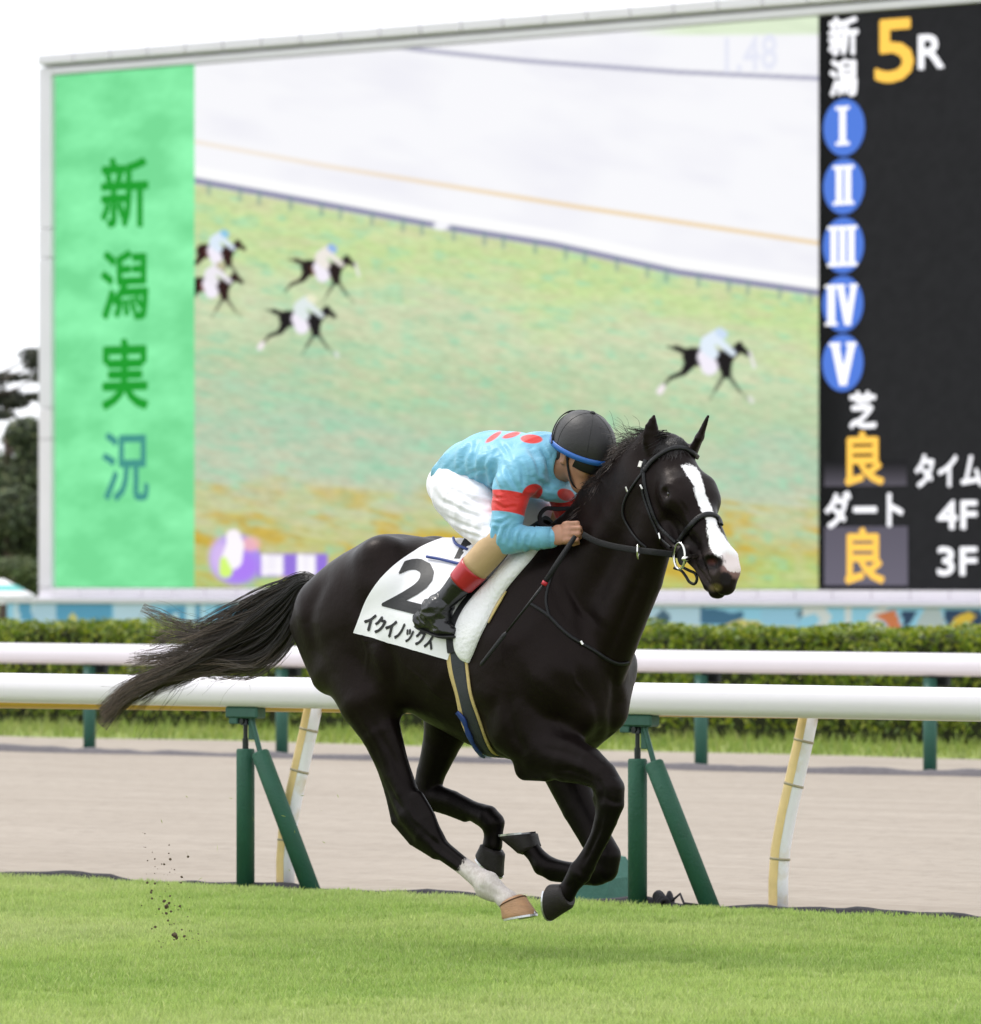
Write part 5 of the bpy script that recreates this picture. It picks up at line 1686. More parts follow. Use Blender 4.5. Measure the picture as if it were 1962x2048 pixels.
# girth, round the belly
gp = [(914, 1300), (917, 1335), (925, 1375), (936, 1420), (948, 1460), (962, 1492), (980, 1516)]
C, Nn_ = lay(gp, 44, .003, 5)
Cm, Nm = C[::-1] * np.array([1, -1, 1.]), Nn_[::-1] * np.array([1, -1, 1.])
C2, Nn2 = np.concatenate([C, Cm]), np.concatenate([Nn_, Nm])
k0 = len(C) - 1; gap = np.linspace(0, 1, 8)[1:-1, None]
Cg = C[-1] * (1 - gap) + Cm[0] * gap - np.array([0, 0, .012]) * np.sin(np.pi * gap); Ng = np.tile(np.array([0, 0, -1.]), (6, 1))
C2 = smooth1(np.concatenate([C, Cg, Cm]), 3); Nn2 = smooth1(np.concatenate([Nn_, Ng, Nm]), 6); Nn2 /= np.linalg.norm(Nn2, axis=1)[:, None]
gi = hempty('girth', 'girth strap with yellow padding and a grey black band round the belly', 'girth')
mb = MB(); ribbon(C2, Nn2, .098, .008, mb); mb.build('girth_pad', M_GIRTH_Y, gi, smooth=True)
off = np.zeros_like(C2); off[:, 0] = .008
mb = MB(); ribbon(C2 + Nn2 * .008 + off, Nn2, .062, .005, mb); mb.build('girth_band', M_GIRTH_B, gi, smooth=True)
C, Nn_ = lay([(921, 1424), (932, 1436), (942, 1462), (956, 1490), (978, 1516)], 30, .020, 3)
mb = MB(); wv = .016 + .010 * np.abs(np.sin(np.linspace(0, 9, len(C)))); wv[0] = .02; ribbon(C, Nn_, wv, .007, mb); mb.build('buckle_strap', M_BLUE, gi, smooth=True)

# breast girth
bg_ = hempty('breast_strap', 'thin black strap running across the chest from the pad', 'strap')
strap([(1062, 1213), (1075, 1221), (1098, 1237), (1117, 1257), (1143, 1280), (1165, 1293), (1191, 1308), (1217, 1324), (1240, 1333), (1256, 1330)], .013, .006, 'chest_strap', M_LEATHER, bg_, 60)
strap([(1110, 1140), (1098, 1172), (1092, 1205), (1098, 1237)], .010, .005, 'neck_strap', M_LEATHER, bg_, 30)
C, Nn_ = lay([(1160, 1289), (1164, 1296)], 6, .010, 1); mb = MB(); ribbon(C, Nn_, .010, .004, mb); mb.build('buckle', M_BIT, bg_)

# bridle
br = hempty('bridle', 'black leather bridle with a noseband and steel ring bit', 'bridle')
strap([(1440, 1056), (1435, 1042), (1421, 1035), (1404, 1038), (1383, 1056), (1368, 1075), (1357, 1092)], .020, .009, 'noseband', M_LEATHER, br, 50)
strap([(1287, 948), (1289, 971), (1295, 997), (1304, 1027), (1316, 1053), (1336, 1076), (1352, 1092)], .013, .006, 'cheekpiece', M_LEATHER, br, 50)
strap([(1283, 974), (1287, 996), (1294, 1018), (1308, 1056), (1325, 1084), (1342, 1100)], .009, .005, 'cheekpiece', M_LEATHER, br, 40)
strap([(1392, 918), (1379, 908), (1361, 902), (1342, 904), (1323, 914), (1304, 929), (1288, 948)], .018, .010, 'browband', M_LEATHER, br, 46)
strap([(1287, 948), (1263, 982), (1250, 1006), (1246, 1034), (1259, 1061), (1278, 1087), (1293, 1100)], .009, .005, 'throatlatch', M_LEATHER, br, 46)
strap([(1293, 925), (1288, 938), (1286, 952)], .018, .007, 'crownpiece', M_LEATHER, br, 14)
for a, b_ in (((1256, 979), (1259, 988)), ((1283, 975), (1287, 983)), ((1322, 1072), (1325, 1083))):
    C, Nn_ = lay([a, b_], 6, .009, 1); mb = MB(); ribbon(C, Nn_, .007, .004, mb); mb.build('buckle', M_BIT, br)
C, Nn_ = lay([(1285, 930), (1281, 942)], 6, .012, 1); mb = MB(); ribbon(C, Nn_, .013, .004, mb); mb.build('tag', mat_simple('white_tag', (.75, .72, .68), .5, .3, 60), br)
bc = Hp(1359, 1117, HD(.44, -.1, .06)[1] + .012)
ring = [bc + .0475 * (math.cos(a) * hd_a * .72 + math.cos(a) * 0 + math.sin(a) * hd_n * .72) for a in np.linspace(0, 2 * math.pi, 33)]
up3 = np.array([0, 0, 1.]); fw3 = np.cross(hd_l, up3)
ring = [bc + .047 * math.cos(a) * up3 + .036 * math.sin(a) * hd_h for a in np.linspace(0, 2 * math.pi, 33)]
mb = MB(); mb.tube([to_local(p) for p in ring], .0048, 8, caps=False); mb.build('bit_ring', M_BIT, br, smooth=True)
mb = MB(); mb.tube([to_local(bc + hd_h * .036 - hd_l * .05), to_local(bc + hd_h * .036 - up3 * .01 + hd_l * .004), to_local(bc + hd_h * .040 - up3 * .012 + hd_l * .012)], [.009, .0105, .006], 10); mb.build('bit_bar', M_BIT, br, smooth=True)
dsk = [bc - hd_l * .008 + .034 * math.cos(a) * up3 + .028 * math.sin(a) * hd_h for a in np.linspace(0, 2 * math.pi, 25)[:-1]]
mb = MB(); a_ = [to_local(p) for p in dsk]; b2 = [to_local(p - hd_l * .008) for p in dsk]; mb.add(a_ + b2, [tuple(range(24)), tuple(range(24, 48))[::-1]] + [(i, i + 24, (i + 1) % 24 + 24, (i + 1) % 24) for i in range(24)])
mb.build('bit_guard', M_RUBBER, br)
lj = HD(.46, -.12, .02)[1]
mb = MB(); cv = crom([(1348, 1141), (1362, 1146), (1372, 1158), (1380, 1170), (1389, 1173), (1394, 1164), (1390, 1152), (1378, 1146), (1366, 1140)], 30)
mb.tube([to_local(Hp(u, v, lj)) for u, v in cv], .0055, 8); mb.build('chin_strap', M_LEATHER, br, smooth=True)

# reins
rn = hempty('reins', 'black rubber reins running from the bit to the jockey hands', 'reins')


def free_strap(pts, w, th, name, mat, parent, n=40, side=None):
    """flat strap through (u, v, l) points hanging in the air; side: direction of its flat face"""
    Q = crom([(*Hp(u, v, l),) for u, v, l in pts], n); Nn = np.tile(np.asarray(side if side is not None else (0, 1., 0), float), (n, 1))
    mb = MB(); ribbon(Q, Nn, w, th, mb); return mb.build(name, mat, parent, smooth=True)


lb = bc[1]
free_strap([(1166, 1074, .165), (1188, 1086, .17), (1220, 1096, .185), (1271, 1105, .205), (1314, 1110, .22), (1345, 1114, lb + .004)], .023, .004, 'rein', M_RUBBER, rn, 40)
free_strap([(1185, 1025, -.06), (1150, 1022, -.02), (1115, 1023, .03), (1091, 1023, .07), (1080, 1036, .10), (1083, 1052, .12), (1098, 1060, .135), (1125, 1060, .14), (1150, 1066, .14)], .017, .003, 'rein', M_RUBBER, rn, 46, side=(.3, 1, .3))
free_strap([(1180, 1030, -.07), (1230, 1010, -.13), (1300, 1030, -.10), (1380, 1080, HD(.44, -.1, -.06)[1])], .022, .004, 'rein', M_RUBBER, rn, 30)
mc = Hp(1276, 1108, .212)
mb = MB(); mb.tube([to_local(mc + .026 * math.cos(a) * up3 + .012 * math.sin(a) * np.array([1., 0, 0]) + .020 * math.sin(a) * np.array([0, 1., 0])) for a in np.linspace(0, 2 * math.pi, 25)], .0036, 8, caps=False)
mb.build('rein_ring', M_BIT, rn, smooth=True)

# whip
wh = hempty('riding_whip', 'thin black riding whip with a red collar held along the horse shoulder', 'whip')
w0, w1, w2, w3 = Hp(1150, 1078, .20), Hp(1091, 1168, .315), Hp(1087, 1175, .318), Hp(960, 1337, .352)
mb = MB(); mb.tube([to_local(w0), to_local(w0 * .5 + w1 * .5), to_local(w1)], [.0085, .0105, .010], 10); mb.build('handle', M_RUBBER, wh, smooth=True)
mb = MB(); mb.tube([to_local(w1), to_local(w2)], [.0108, .0104], 12); mb.build('collar', mat_simple('red_tape', (.45, .015, .03), .4, .1, 20), wh, smooth=True)
wm = w2 * .42 + w3 * .58
mb = MB(); mb.tube([to_local(w2), to_local(wm)], [.006, .0042], 8); mb.build('shaft', M_LEATHER, wh, smooth=True)
mb = MB(); mb.tube([to_local(wm), to_local(wm * .9 + w3 * .1), to_local(w3 * .95 + wm * .05), to_local(w3)], [.004, .009, .0075, .002], 8, flat=.4); mb.build('flap', M_LEATHER, wh, smooth=True)
# ------------------------------------------------------------------ the jockey
J = lambda u, v, l: Hp(u, v, l)
SHN, ELN, WRN = J(1030, 950, .185), J(1007, 1083, .235), J(1101, 1080, .165)
SHF, ELF, WRF = J(1118, 945, -.19), J(1150, 1062, -.235), J(1176, 1040, -.10)
HIPN, KNN, ANN = J(921, 985, .10), J(992, 1094, .245), J(884, 1213, .285)
HIPF, KNF, ANF = J(938, 970, -.10), J(1112, 1048, -.25), J(985, 1165, -.285)
PELV, WAI, CHE, SHO, NEK = J(928, 962, 0), J(962, 930, 0), J(1032, 932, 0), J(1080, 935, 0), J(1112, 925, .0)
SKULL, CHIN = J(1160, 912, .02), J(1160, 972, .045)

# head frame: forward and down, turned a little towards the camera
JA, JB = math.radians(14), math.radians(24)
jf = np.array([math.cos(JA) * math.cos(JB), math.sin(JA) * math.cos(JB), -math.sin(JB)]); jl = np.array([-math.sin(JA), math.cos(JA), 0]); ju = np.cross(jl, jf) * 1.0
if ju[2] < 0: ju = -ju
HC = J(1169, 899, .02)                                   # centre of the skull


def JH(f, l, u): return HC + f * jf + l * jl + u * ju


jx = dict(axis=jl)
P_ = Sculpt((-.32, -.42, 1.08), (.86, .42, 2.04), .0046)
P_.ec(JH(-.015, 0, .0), JH(.02, 0, .0), (.076, .098), k=.02, **jx)                      # skull
P_.ec(JH(.045, 0, -.05), JH(.055, 0, -.125), (.062, .055), (.040, .036), k=.03, **jx)    # face
P_.ec(JH(.02, 0, -.07), JH(.04, 0, -.125), (.056, .05), (.044, .03), k=.03, **jx)       # jaw
P_.ec(JH(.080, 0, -.132), JH(.082, 0, -.134), (.020, .017), k=.018, **jx)               # chin
P_.ec(JH(.098, 0, -.045), JH(.118, 0, -.078), (.010, .012), (.014, .013), k=.012, **jx) # nose
P_.ec(JH(.096, .012, -.103), JH(.096, -.012, -.103), (.009, .006), k=.006, axis=ju)        # lips
P_.cut(JH(.108, .022, -.1055), JH(.108, -.022, -.1055), (.002, .008), k=.003, axis=ju)
for q in (1, -1):
    P_.ec(JH(.072, .040 * q, -.058), JH(.076, .036 * q, -.064), .018, k=.02)               # cheekbone
    P_.cut(JH(.100, .030 * q, -.035), JH(.102, .030 * q, -.035), (.014, .009), k=.012, **jx)
    P_.ec(JH(-.012, .078 * q, -.020), JH(-.006, .078 * q, -.062), (.009, .019), (.008, .013), k=.006, axis=jl)   # ear
    P_.cut(JH(-.008, .090 * q, -.030), JH(-.005, .090 * q, -.050), (.008, .009), k=.005, axis=jl)
P_.ec(NEK - np.array([.02, 0, .03]), JH(-.01, 0, -.07), (.062, .060), (.056, .056), k=.04)
P_.chain([(PELV, (.13, .10)), (WAI, (.13, .10)), (CHE, (.14, .095)), (SHO, (.12, .075))], k=.04)
for sh, el, wr in ((SHN, ELN, WRN), (SHF, ELF, WRF)):
    P_.chain([(sh - np.array([0, .03 * np.sign(sh[1]), .0]), (.042, .042)), ((sh + el) / 2, (.034, .034)), (el, (.037, .037)), (el * .6 + wr * .4, (.037, .036)), (wr, (.022, .027))], k=.03)
for hp, kn, an in ((HIPN, KNN, ANN), (HIPF, KNF, ANF)):
    P_.chain([(hp, (.085, .085)), (kn, (.036, .036)), (kn * .6 + an * .4, (.036, .036)), (an, (.032, .032))], k=.03)


def fist(wr, fwd, s, sgn):
    """closed hand: palm, four curled fingers and a thumb; fwd along the forearm, s: towards the little finger"""
    fwd = fwd / np.linalg.norm(fwd); s = s - fwd * s.dot(fwd); s /= np.linalg.norm(s); inn = np.cross(fwd, s); inn *= sgn
    pc = wr + fwd * .045
    P_.ec(wr, wr + fwd * .03, (.024, .028), (.018, .034), axis=inn, k=.012)
    P_.ec(wr + fwd * .025 - s * .004, wr + fwd * .075 + s * .004, (.017, .036), (.015, .040), axis=inn, k=.014)
    for i in range(4):
        o = (-.031 + .0205 * i); ln = (.040, .044, .041, .034)[i]; r = (.0098, .0102, .0098, .0088)[i]
        m = wr + fwd * (.080 - .003 * abs(i - 1)) + s * o - inn * .008
        p1 = m + fwd * ln * .86 + inn * .014 + s * .003; p2 = p1 + inn * .026 - fwd * .010 + s * .002; p3 = p2 + inn * .004 - fwd * .024
        P_.ec(m - fwd * .01, m, (r * 1.18, r * 1.15), k=.010)
        P_.ec(m, p1, (r * 1.05, r * 1.05), (r, r), k=.0035); P_.ec(p1, p2, r, r * .92, k=.003); P_.ec(p2, p3, r * .92, r * .8, k=.003)
    t0 = wr + fwd * .020 - s * .020 + inn * .012; t1 = wr + fwd * .060 - s * .036 + inn * .028; t2 = wr + fwd * .094 - s * .026 + inn * .036
    P_.ec(t0, t1, .017, .012, k=.012); P_.ec(t1, t2, .0115, .0095, k=.004)


fist(WRN, J(1182, 1058, .135) - WRN, np.array([.1, .25, -1.0]), 1.0 if np.cross(J(1182, 1058, .135) - WRN, np.array([.1, .25, -1.0]))[1] < 0 else -1.0)
fist(WRF, J(1215, 1022, -.03) - WRF, np.array([.0, -.2, -1.0]), 1.0 if np.cross(J(1215, 1022, -.03) - WRF, np.array([0, -.2, -1.0]))[1] > 0 else -1.0)
PV, PF = P_.mesh(1)
m, nt, b = mat_new('skin'); N, L = nt.nodes, nt.links
tcs = N.new('ShaderNodeTexCoord'); n1 = N.new('ShaderNodeTexNoise'); n1.inputs['Scale'].default_value = 34; n1.inputs['Detail'].default_value = 5
L.new(tcs.outputs['Object'], n1.inputs['Vector'])
mx = N.new('ShaderNodeMix'); mx.data_type = 'RGBA'; mx.inputs[6].default_value = (.33, .155, .095, 1); mx.inputs[7].default_value = (.50, .26, .165, 1); L.new(n1.outputs['Fac'], mx.inputs[0])
L.new(mx.outputs[2], b.inputs['Base Color']); b.inputs['Roughness'].default_value = .5; b.inputs['Subsurface Weight'].default_value = .08; b.inputs['Subsurface Radius'].default_value = (.01, .004, .002)
bp = N.new('ShaderNodeBump'); bp.inputs['Strength'].default_value = .3; bp.inputs['Distance'].default_value = .003; L.new(n1.outputs['Fac'], bp.inputs['Height']); L.new(bp.outputs[0], b.inputs['Normal'])
M_SKIN = m
person = empty('person', OH, HROT)
tag(person, 'jockey in a light blue and red top crouching on the dark horse', 'person')
fl = (lambda F: F[:, ::-1]) if HLEFT else (lambda F: F)
mesh_obj('body', to_local(PV), fl(PF), M_SKIN, person, smooth=True)

# --- silks
S_ = Sculpt((-.32, -.44, 1.28), (.80, .44, 1.98), .0056)
S_.chain([(J(927, 953, 0), (.150, .088)), (J(950, 940, 0), (.165, .108)), (J(985, 930, .0), (.180, .118)), (J(1035, 933, 0), (.19, .118)), (J(1078, 932, 0), (.175, .100))], k=.03)
S_.ec(J(1050, 948, .0), J(1120, 985, -.01), (.14, .075), (.12, .045), k=.06)              # chest
S_.ec(J(1085, 905, .0), J(1112, 918, .01), (.095, .065), (.070, .055), k=.04)               # collar
for sh, el, wr, dn in ((SHN, ELN, WRN, 1), (SHF, ELF, WRF, -1)):
    up_ = (sh * .55 + el * .45)
    S_.chain([(sh - np.array([-.01, .03 * dn, -.0]), (.080, .085)), (sh * .8 + el * .2, (.070, .074)), (up_, (.060, .062)), (sh * .2 + el * .8, (.053, .056)), (el, (.052, .055)), (el * .7 + wr * .3, (.050, .052)), (el * .3 + wr * .7, (.040, .041)), (wr, (.033, .036))], k=.035)
SV, SF = S_.mesh(2)
ed = np.zeros(len(SV))


def axis_t(V, a, b):
    d = b - a; t = (V - a) @ d / (d @ d); return t, np.linalg.norm(V - a - np.clip(t, 0, 1)[:, None] * d, axis=1)


NVs = vnormals(SV, SF)
t1, r1 = axis_t(SV, SHN, ELN); t2, r2 = axis_t(SV, ELN, WRN); t3, r3 = axis_t(SV, SHF, ELF); t4, r4 = axis_t(SV, ELF, WRF)
ridge = lambda x: 1 - np.abs(2 * x - 1)
arm = np.exp(-(np.minimum(r2, r4) / .075) ** 4); uarm = np.exp(-(np.minimum(r1, r3) / .09) ** 4) * (1 - arm)
fold_fore = ridge(fbm2(np.where(r2 < r4, t2, t4) * 7 + SV[:, 2] * 5, SV[:, 2] * 7 + SV[:, 1] * 5, 61, 2)) ** 2
fold_up = ridge(fbm2(SV[:, 0] * 16 + SV[:, 2] * 9, SV[:, 1] * 6 + SV[:, 2] * 4, 62, 3)) ** 2
fold_body = ridge(fbm2(SV[:, 0] * 9 - SV[:, 2] * 12, SV[:, 1] * 7 + SV[:, 2] * 6, 63, 3)) ** 2
top = sm(NVs[:, 2], .2, .8)
SV2 = SV + NVs * ((fold_fore * arm * .009 + fold_up * uarm * .010 + fold_body * (1 - arm) * (1 - uarm) * .012) * (1 - .55 * top) - .004)[:, None]
def press(V, Nm, lines):
    """fold lines given as photo-pixel curves pressed into cloth facing the camera"""
    u_, v_ = proj(H2W(V)); tw_ = np.einsum('ij,ij->i', Nm, (CAM_H - V) / np.linalg.norm(CAM_H - V, axis=1)[:, None]); o = np.zeros(len(V))
    for pts, w, amp in lines:
        P = crom(pts, 14); best = np.full(len(V), 1e9); pos = np.zeros(len(V))
        for k in range(13):
            a_, b_ = P[k], P[k + 1]; e_ = b_ - a_; t = np.clip(((u_ - a_[0]) * e_[0] + (v_ - a_[1]) * e_[1]) / (e_ @ e_), 0, 1); d = np.hypot(u_ - a_[0] - t * e_[0], v_ - a_[1] - t * e_[1])
            c_ = d < best; best[c_] = d[c_]; pos[c_] = (k + t[c_]) / 13
        o += amp * (np.exp(-(best / w) ** 2) - .6 * np.exp(-((best - 2.2 * w) / w) ** 2)) * np.sin(np.pi * np.clip(pos, .03, .97)) ** .5 * sm(tw_, .0, .25)
    return V + Nm * o[:, None]


SV2 = press(SV2, NVs, [([(1016, 1056), (1009, 1070), (1006, 1086)], 3, -.006), ([(1032, 1057), (1024, 1072), (1020, 1092)], 3, -.006), ([(1049, 1060), (1041, 1076), (1037, 1098)], 3, -.006), ([(1065, 1064), (1057, 1080), (1053, 1100)], 2.8, -.005), ([(1078, 1066), (1072, 1082)], 2.6, -.004),
    ([(1000, 1050), (990, 1076), (986, 1100)], 3.5, -.007), ([(980, 1048), (978, 1072), (984, 1096)], 3, -.004), ([(985, 950), (992, 975), (1000, 990)], 4, -.008), ([(1010, 935), (1022, 962), (1036, 985)], 4.5, -.008), ([(1038, 925), (1046, 950), (1046, 975)], 4, -.006),
    ([(1020, 1040), (1004, 1050), (985, 1050)], 3, -.005), ([(972, 944), (945, 950), (922, 962)], 3.5, -.006), ([(975, 905), (965, 935), (970, 965)], 5, -.008), ([(935, 900), (925, 925), (930, 955)], 5, -.007), ([(955, 890), (948, 915), (950, 940)], 4, -.005),
    ([(1060, 905), (1075, 930), (1080, 955)], 4.5, -.007), ([(1082, 900), (1094, 925), (1100, 950)], 4, -.006), ([(1070, 960), (1090, 975), (1110, 985)], 4, -.006), ([(1000, 890), (1012, 905), (1020, 925)], 4, -.005), ([(990, 1010), (1005, 1020), (1030, 1018)], 2.6, -.004), ([(975, 990), (990, 1000), (1010, 1000)], 2.6, -.004)])
# painted cloth: red dots and one red hoop on each sleeve
SW = H2W(SV2); su, sv = proj(SW)


def ell(u0, v0, a, b_, rot=0):
    c_, s_ = math.cos(math.radians(rot)), math.sin(math.radians(rot)); x, y = su - u0, sv - v0
    return (np.hypot((x * c_ + y * s_) / a, (-x * s_ + y * c_) / b_) - 1) * min(a, b_)


toward = np.einsum('ij,ij->i', NVs, (CAM_H - SV) / np.linalg.norm(CAM_H - SV, axis=1)[:, None])
notarm = np.minimum(r1, r2) > .0
dots = np.minimum.reduce([ell(987, 879, 19, 5, -35), ell(1023, 875, 19, 5, -16), ell(1063, 883, 22, 9, 3), ell(1065, 990, 21, 16, -25), ell(1132, 995, 18, 12, 20), ell(1043, 1016, 8, 9)])
dots = np.where(toward > -.05, dots, 40.)
# dots round the far side of the top that the photograph does not show
for k in range(3): dots = np.minimum(dots, (np.linalg.norm(SV - (J(985 + 45 * k, 930, 0) + np.array([0, -.175, .02])), axis=1) - .032) * 540)
hoop1 = np.where(r1 < .125, np.abs(t1 - .47) - .155, 1.) * np.linalg.norm(ELN - SHN) * 540
hoop2 = np.where(r3 < .11, np.abs(t3 - .60) - .16, 1.) * np.linalg.norm(ELF - SHF) * 540
red = np.minimum.reduce([dots, np.where((r1 < r2 + .02) | (t1 < .7), hoop1, 60), hoop2]); red = np.clip(red, -60, 60)


def cloth_mat(name, c1, c2, attr=None, cr=None, rough=.5, bump=.35, bscale=26, sheen=.2):
    m, nt, b = mat_new(name); N, L = nt.nodes, nt.links
    tc = N.new('ShaderNodeTexCoord'); n1 = N.new('ShaderNodeTexNoise'); n1.inputs['Scale'].default_value = 9; n1.inputs['Detail'].default_value = 4; L.new(tc.outputs['Object'], n1.inputs['Vector'])
    mx = N.new('ShaderNodeMix'); mx.data_type = 'RGBA'; mx.inputs[6].default_value = (*c1, 1); mx.inputs[7].default_value = (*c2, 1); L.new(n1.outputs['Fac'], mx.inputs[0]); out = mx.outputs[2]
    if attr:
        a = N.new('ShaderNodeAttribute'); a.attribute_name = attr
        r = N.new('ShaderNodeMapRange'); r.inputs['From Min'].default_value = -.8; r.inputs['From Max'].default_value = .8; r.inputs['To Min'].default_value = 1; r.inputs['To Max'].default_value = 0
        L.new(a.outputs['Fac'], r.inputs[0]); m2 = N.new('ShaderNodeMix'); m2.data_type = 'RGBA'; L.new(r.outputs[0], m2.inputs[0]); L.new(out, m2.inputs[6]); m2.inputs[7].default_value = (*cr, 1); out = m2.outputs[2]
    L.new(out, b.inputs['Base Color']); b.inputs['Roughness'].default_value = rough; b.inputs['Sheen Weight'].default_value = sheen; b.inputs['Specular IOR Level'].default_value = .35
    n2 = N.new('ShaderNodeTexNoise'); n2.inputs['Scale'].default_value = bscale; n2.inputs['Detail'].default_value = 3; n2.inputs['Distortion'].default_value = 1.2
    mp = N.new('ShaderNodeMapping'); mp.inputs['Scale'].default_value = (1, .6, 1.6); mp.inputs['Rotation'].default_value = (.3, .7, .2); L.new(tc.outputs['Object'], mp.inputs[0]); L.new(mp.outputs[0], n2.inputs['Vector'])
    bp = N.new('ShaderNodeBump'); bp.inputs['Strength'].default_value = bump; bp.inputs['Distance'].default_value = .008; L.new(n2.outputs['Fac'], bp.inputs['Height']); L.new(bp.outputs[0], b.inputs['Normal'])
    return m


M_SILK = cloth_mat('silks_cloth', (.15, .41, .56), (.18, .46, .62), 'red', (.66, .028, .022), rough=.42)
mesh_obj('silks', to_local(SV2), fl(SF), M_SILK, person, smooth=True, attrs={'red': red})
mb = MB(); wd = (WRN - ELN) / np.linalg.norm(WRN - ELN)
mb.tube([to_local(WRN - wd * .055), to_local(WRN - wd * .03), to_local(WRN + wd * .004), to_local(WRN + wd * .004)], [.0425, .041, .039, .034], 20, caps=False)
mb.build('cuff', cloth_mat('cuff_cloth', (.15, .41, .56), (.18, .46, .62), rough=.42), person, smooth=True)

# --- breeches
R_ = Sculpt((-.36, -.42, 1.22), (.72, .42, 1.80), .0058)
R_.chain([(J(914, 975, 0), (.140, .100)), (J(936, 957, 0), (.150, .106)), (J(955, 940, 0), (.14, .095))], k=.03)
for hp, kn, an, q in ((HIPN, KNN, ANN, 1), (HIPF, KNF, ANF, -1)):
    R_.chain([(hp + np.array([-.012, 0, -.004]), (.100, .112)), (hp * .6 + kn * .4, (.090, .100)), (hp * .28 + kn * .72, (.070, .076)), (hp * .08 + kn * .92, (.056, .058))], k=.04)
RV, RF_ = R_.mesh(2); NR = vnormals(RV, RF_)
ta, ra = axis_t(RV, HIPN, KNN); tb_, rb_ = axis_t(RV, HIPF, KNF); tt_ = np.where(ra < rb_, ta, tb_)
fo = ridge(fbm2(tt_ * 5 + RV[:, 1] * 5, RV[:, 2] * 5 - RV[:, 0] * 5, 81, 3)) ** 2
RV = RV + NR * (fo * .006 * sm(tt_, -.3, .7) - .003)[:, None]
RV = press(RV, NR, [([(905, 985), (935, 1000), (972, 1016)], 4, -.0055), ([(893, 1010), (930, 1030), (972, 1044)], 4, -.0055), ([(886, 1036), (925, 1054), (965, 1068)], 3.5, -.0035), ([(905, 1062), (940, 1074), (968, 1082)], 3, -.0035), ([(915, 960), (950, 985), (978, 998)], 4, -.0035), ([(868, 985), (880, 1005), (905, 1018)], 4.5, -.004), ([(948, 1030), (960, 1050), (962, 1072)], 3, -.0035)])
mesh_obj('breeches', to_local(RV), fl(RF_), cloth_mat('white_breeches', (.74, .73, .78), (.80, .79, .83), rough=.6, bump=.25, bscale=16), person, smooth=True)

# --- lower legs: tan knee panel, red top band, black boot
M_TAN = mat_simple('tan_suede', (.50, .34, .18), .7, .08, 14, .2)
M_REDL = mat_simple('red_boot_band', (.42, .012, .022), .3, .1, 10, spec=.6)
M_BOOT = mat_simple('black_boot_leather', (.008, .008, .009), .26, .3, 12, .4, bscale=18, spec=.6)
M_SOLE = mat_simple('boot_sole', (.010, .010, .010), .6, .3, 30)
for kn, an, q in ((KNN, ANN, 1), (KNF, ANF, -1)):
    d = an - kn; Ln = np.linalg.norm(d); dn = d / Ln
    def ringpts(a, b_): return [to_local(kn + d * t) for t in np.linspace(a, b_, 9)]
    rad = lambda t: np.interp(t, [-.14, -.04, .15, .40, .62, .8, 1.0], [.040, .053, .0555, .054, .049, .041, .037])
    def sec(a, b_, extra, name, mat, caps=True):
        mb = MB(); mb.tube(ringpts(a, b_), [rad(t) + extra for t in np.linspace(a, b_, 9)], 26, caps=caps, side=(0, 1, 0)); return mb.build(name, mat, person, smooth=True)
    sec(-.13, .405, .0015, 'knee_panel', M_TAN); sec(.395, .645, .0035, 'boot_band', M_REDL); sec(.63, 1.02, .0005, 'boot_shaft', M_BOOT)
    Bt = Sculpt((an - .28), (an + .30), .005)
    dx = 1 if q > 0 else 0
    if q > 0: he, ba, to = J(846, 1246, .285), J(888, 1262, .29), J(907, 1270, .285)
    else: he, ba, to = an + np.array([-.06, 0, -.07]), an + np.array([.07, .02, -.085]), an + np.array([.14, .03, -.08])
    Bt.ec(an, an + dn * .03, .042, .043, k=.02); Bt.ec(an + dn * .03, he, .043, (.032, .032), k=.03); Bt.ec(an + dn * .03, ba, .043, (.036, .030), k=.03)
    Bt.ec(he, ba, (.033, .030), (.037, .027), k=.02); Bt.ec(ba, to, (.037, .026), (.030, .018), k=.02)
    V, F = Bt.mesh(2); NN = vnormals(V, F)
    V = V + NN * ((ridge(fbm2(V[:, 0] * 26 + V[:, 2] * 14, V[:, 2] * 34, 91, 2)) ** 2 - .4) * .009)[:, None]
    bt = mesh_obj('boot_foot', to_local(V), fl(F), M_BOOT, person, smooth=True)
    mb = MB(); sl = [he + np.array([-.028, 0, -.022]), he + np.array([0.0, 0, -.031]), ba + np.array([0, 0, -.030]), to + np.array([.02, 0, -.016])]
    mb.tube([to_local(p) for p in crom(sl, 14)], [.020, .029, .032, .032, .031, .030, .031, .033, .036, .037, .037, .035, .031, .020], 12, flat=.24, side=(0, 1, 0))
    mb.build('sole', M_SOLE, bt, smooth=True)

# --- helmet
m_h = cloth_mat('helmet_cover', (.020, .019, .020), (.028, .026, .027), rough=.5, bump=.12, bscale=40, sheen=.1)
ra_, rb2, rc_ = .138, .108, .125


def dome(th, ph, e=0.0): return JH((ra_ + e) * math.sin(th) * math.cos(ph) - .008, (rb2 + e) * math.sin(th) * math.sin(ph), (rc_ + e) * math.cos(th) + .006)


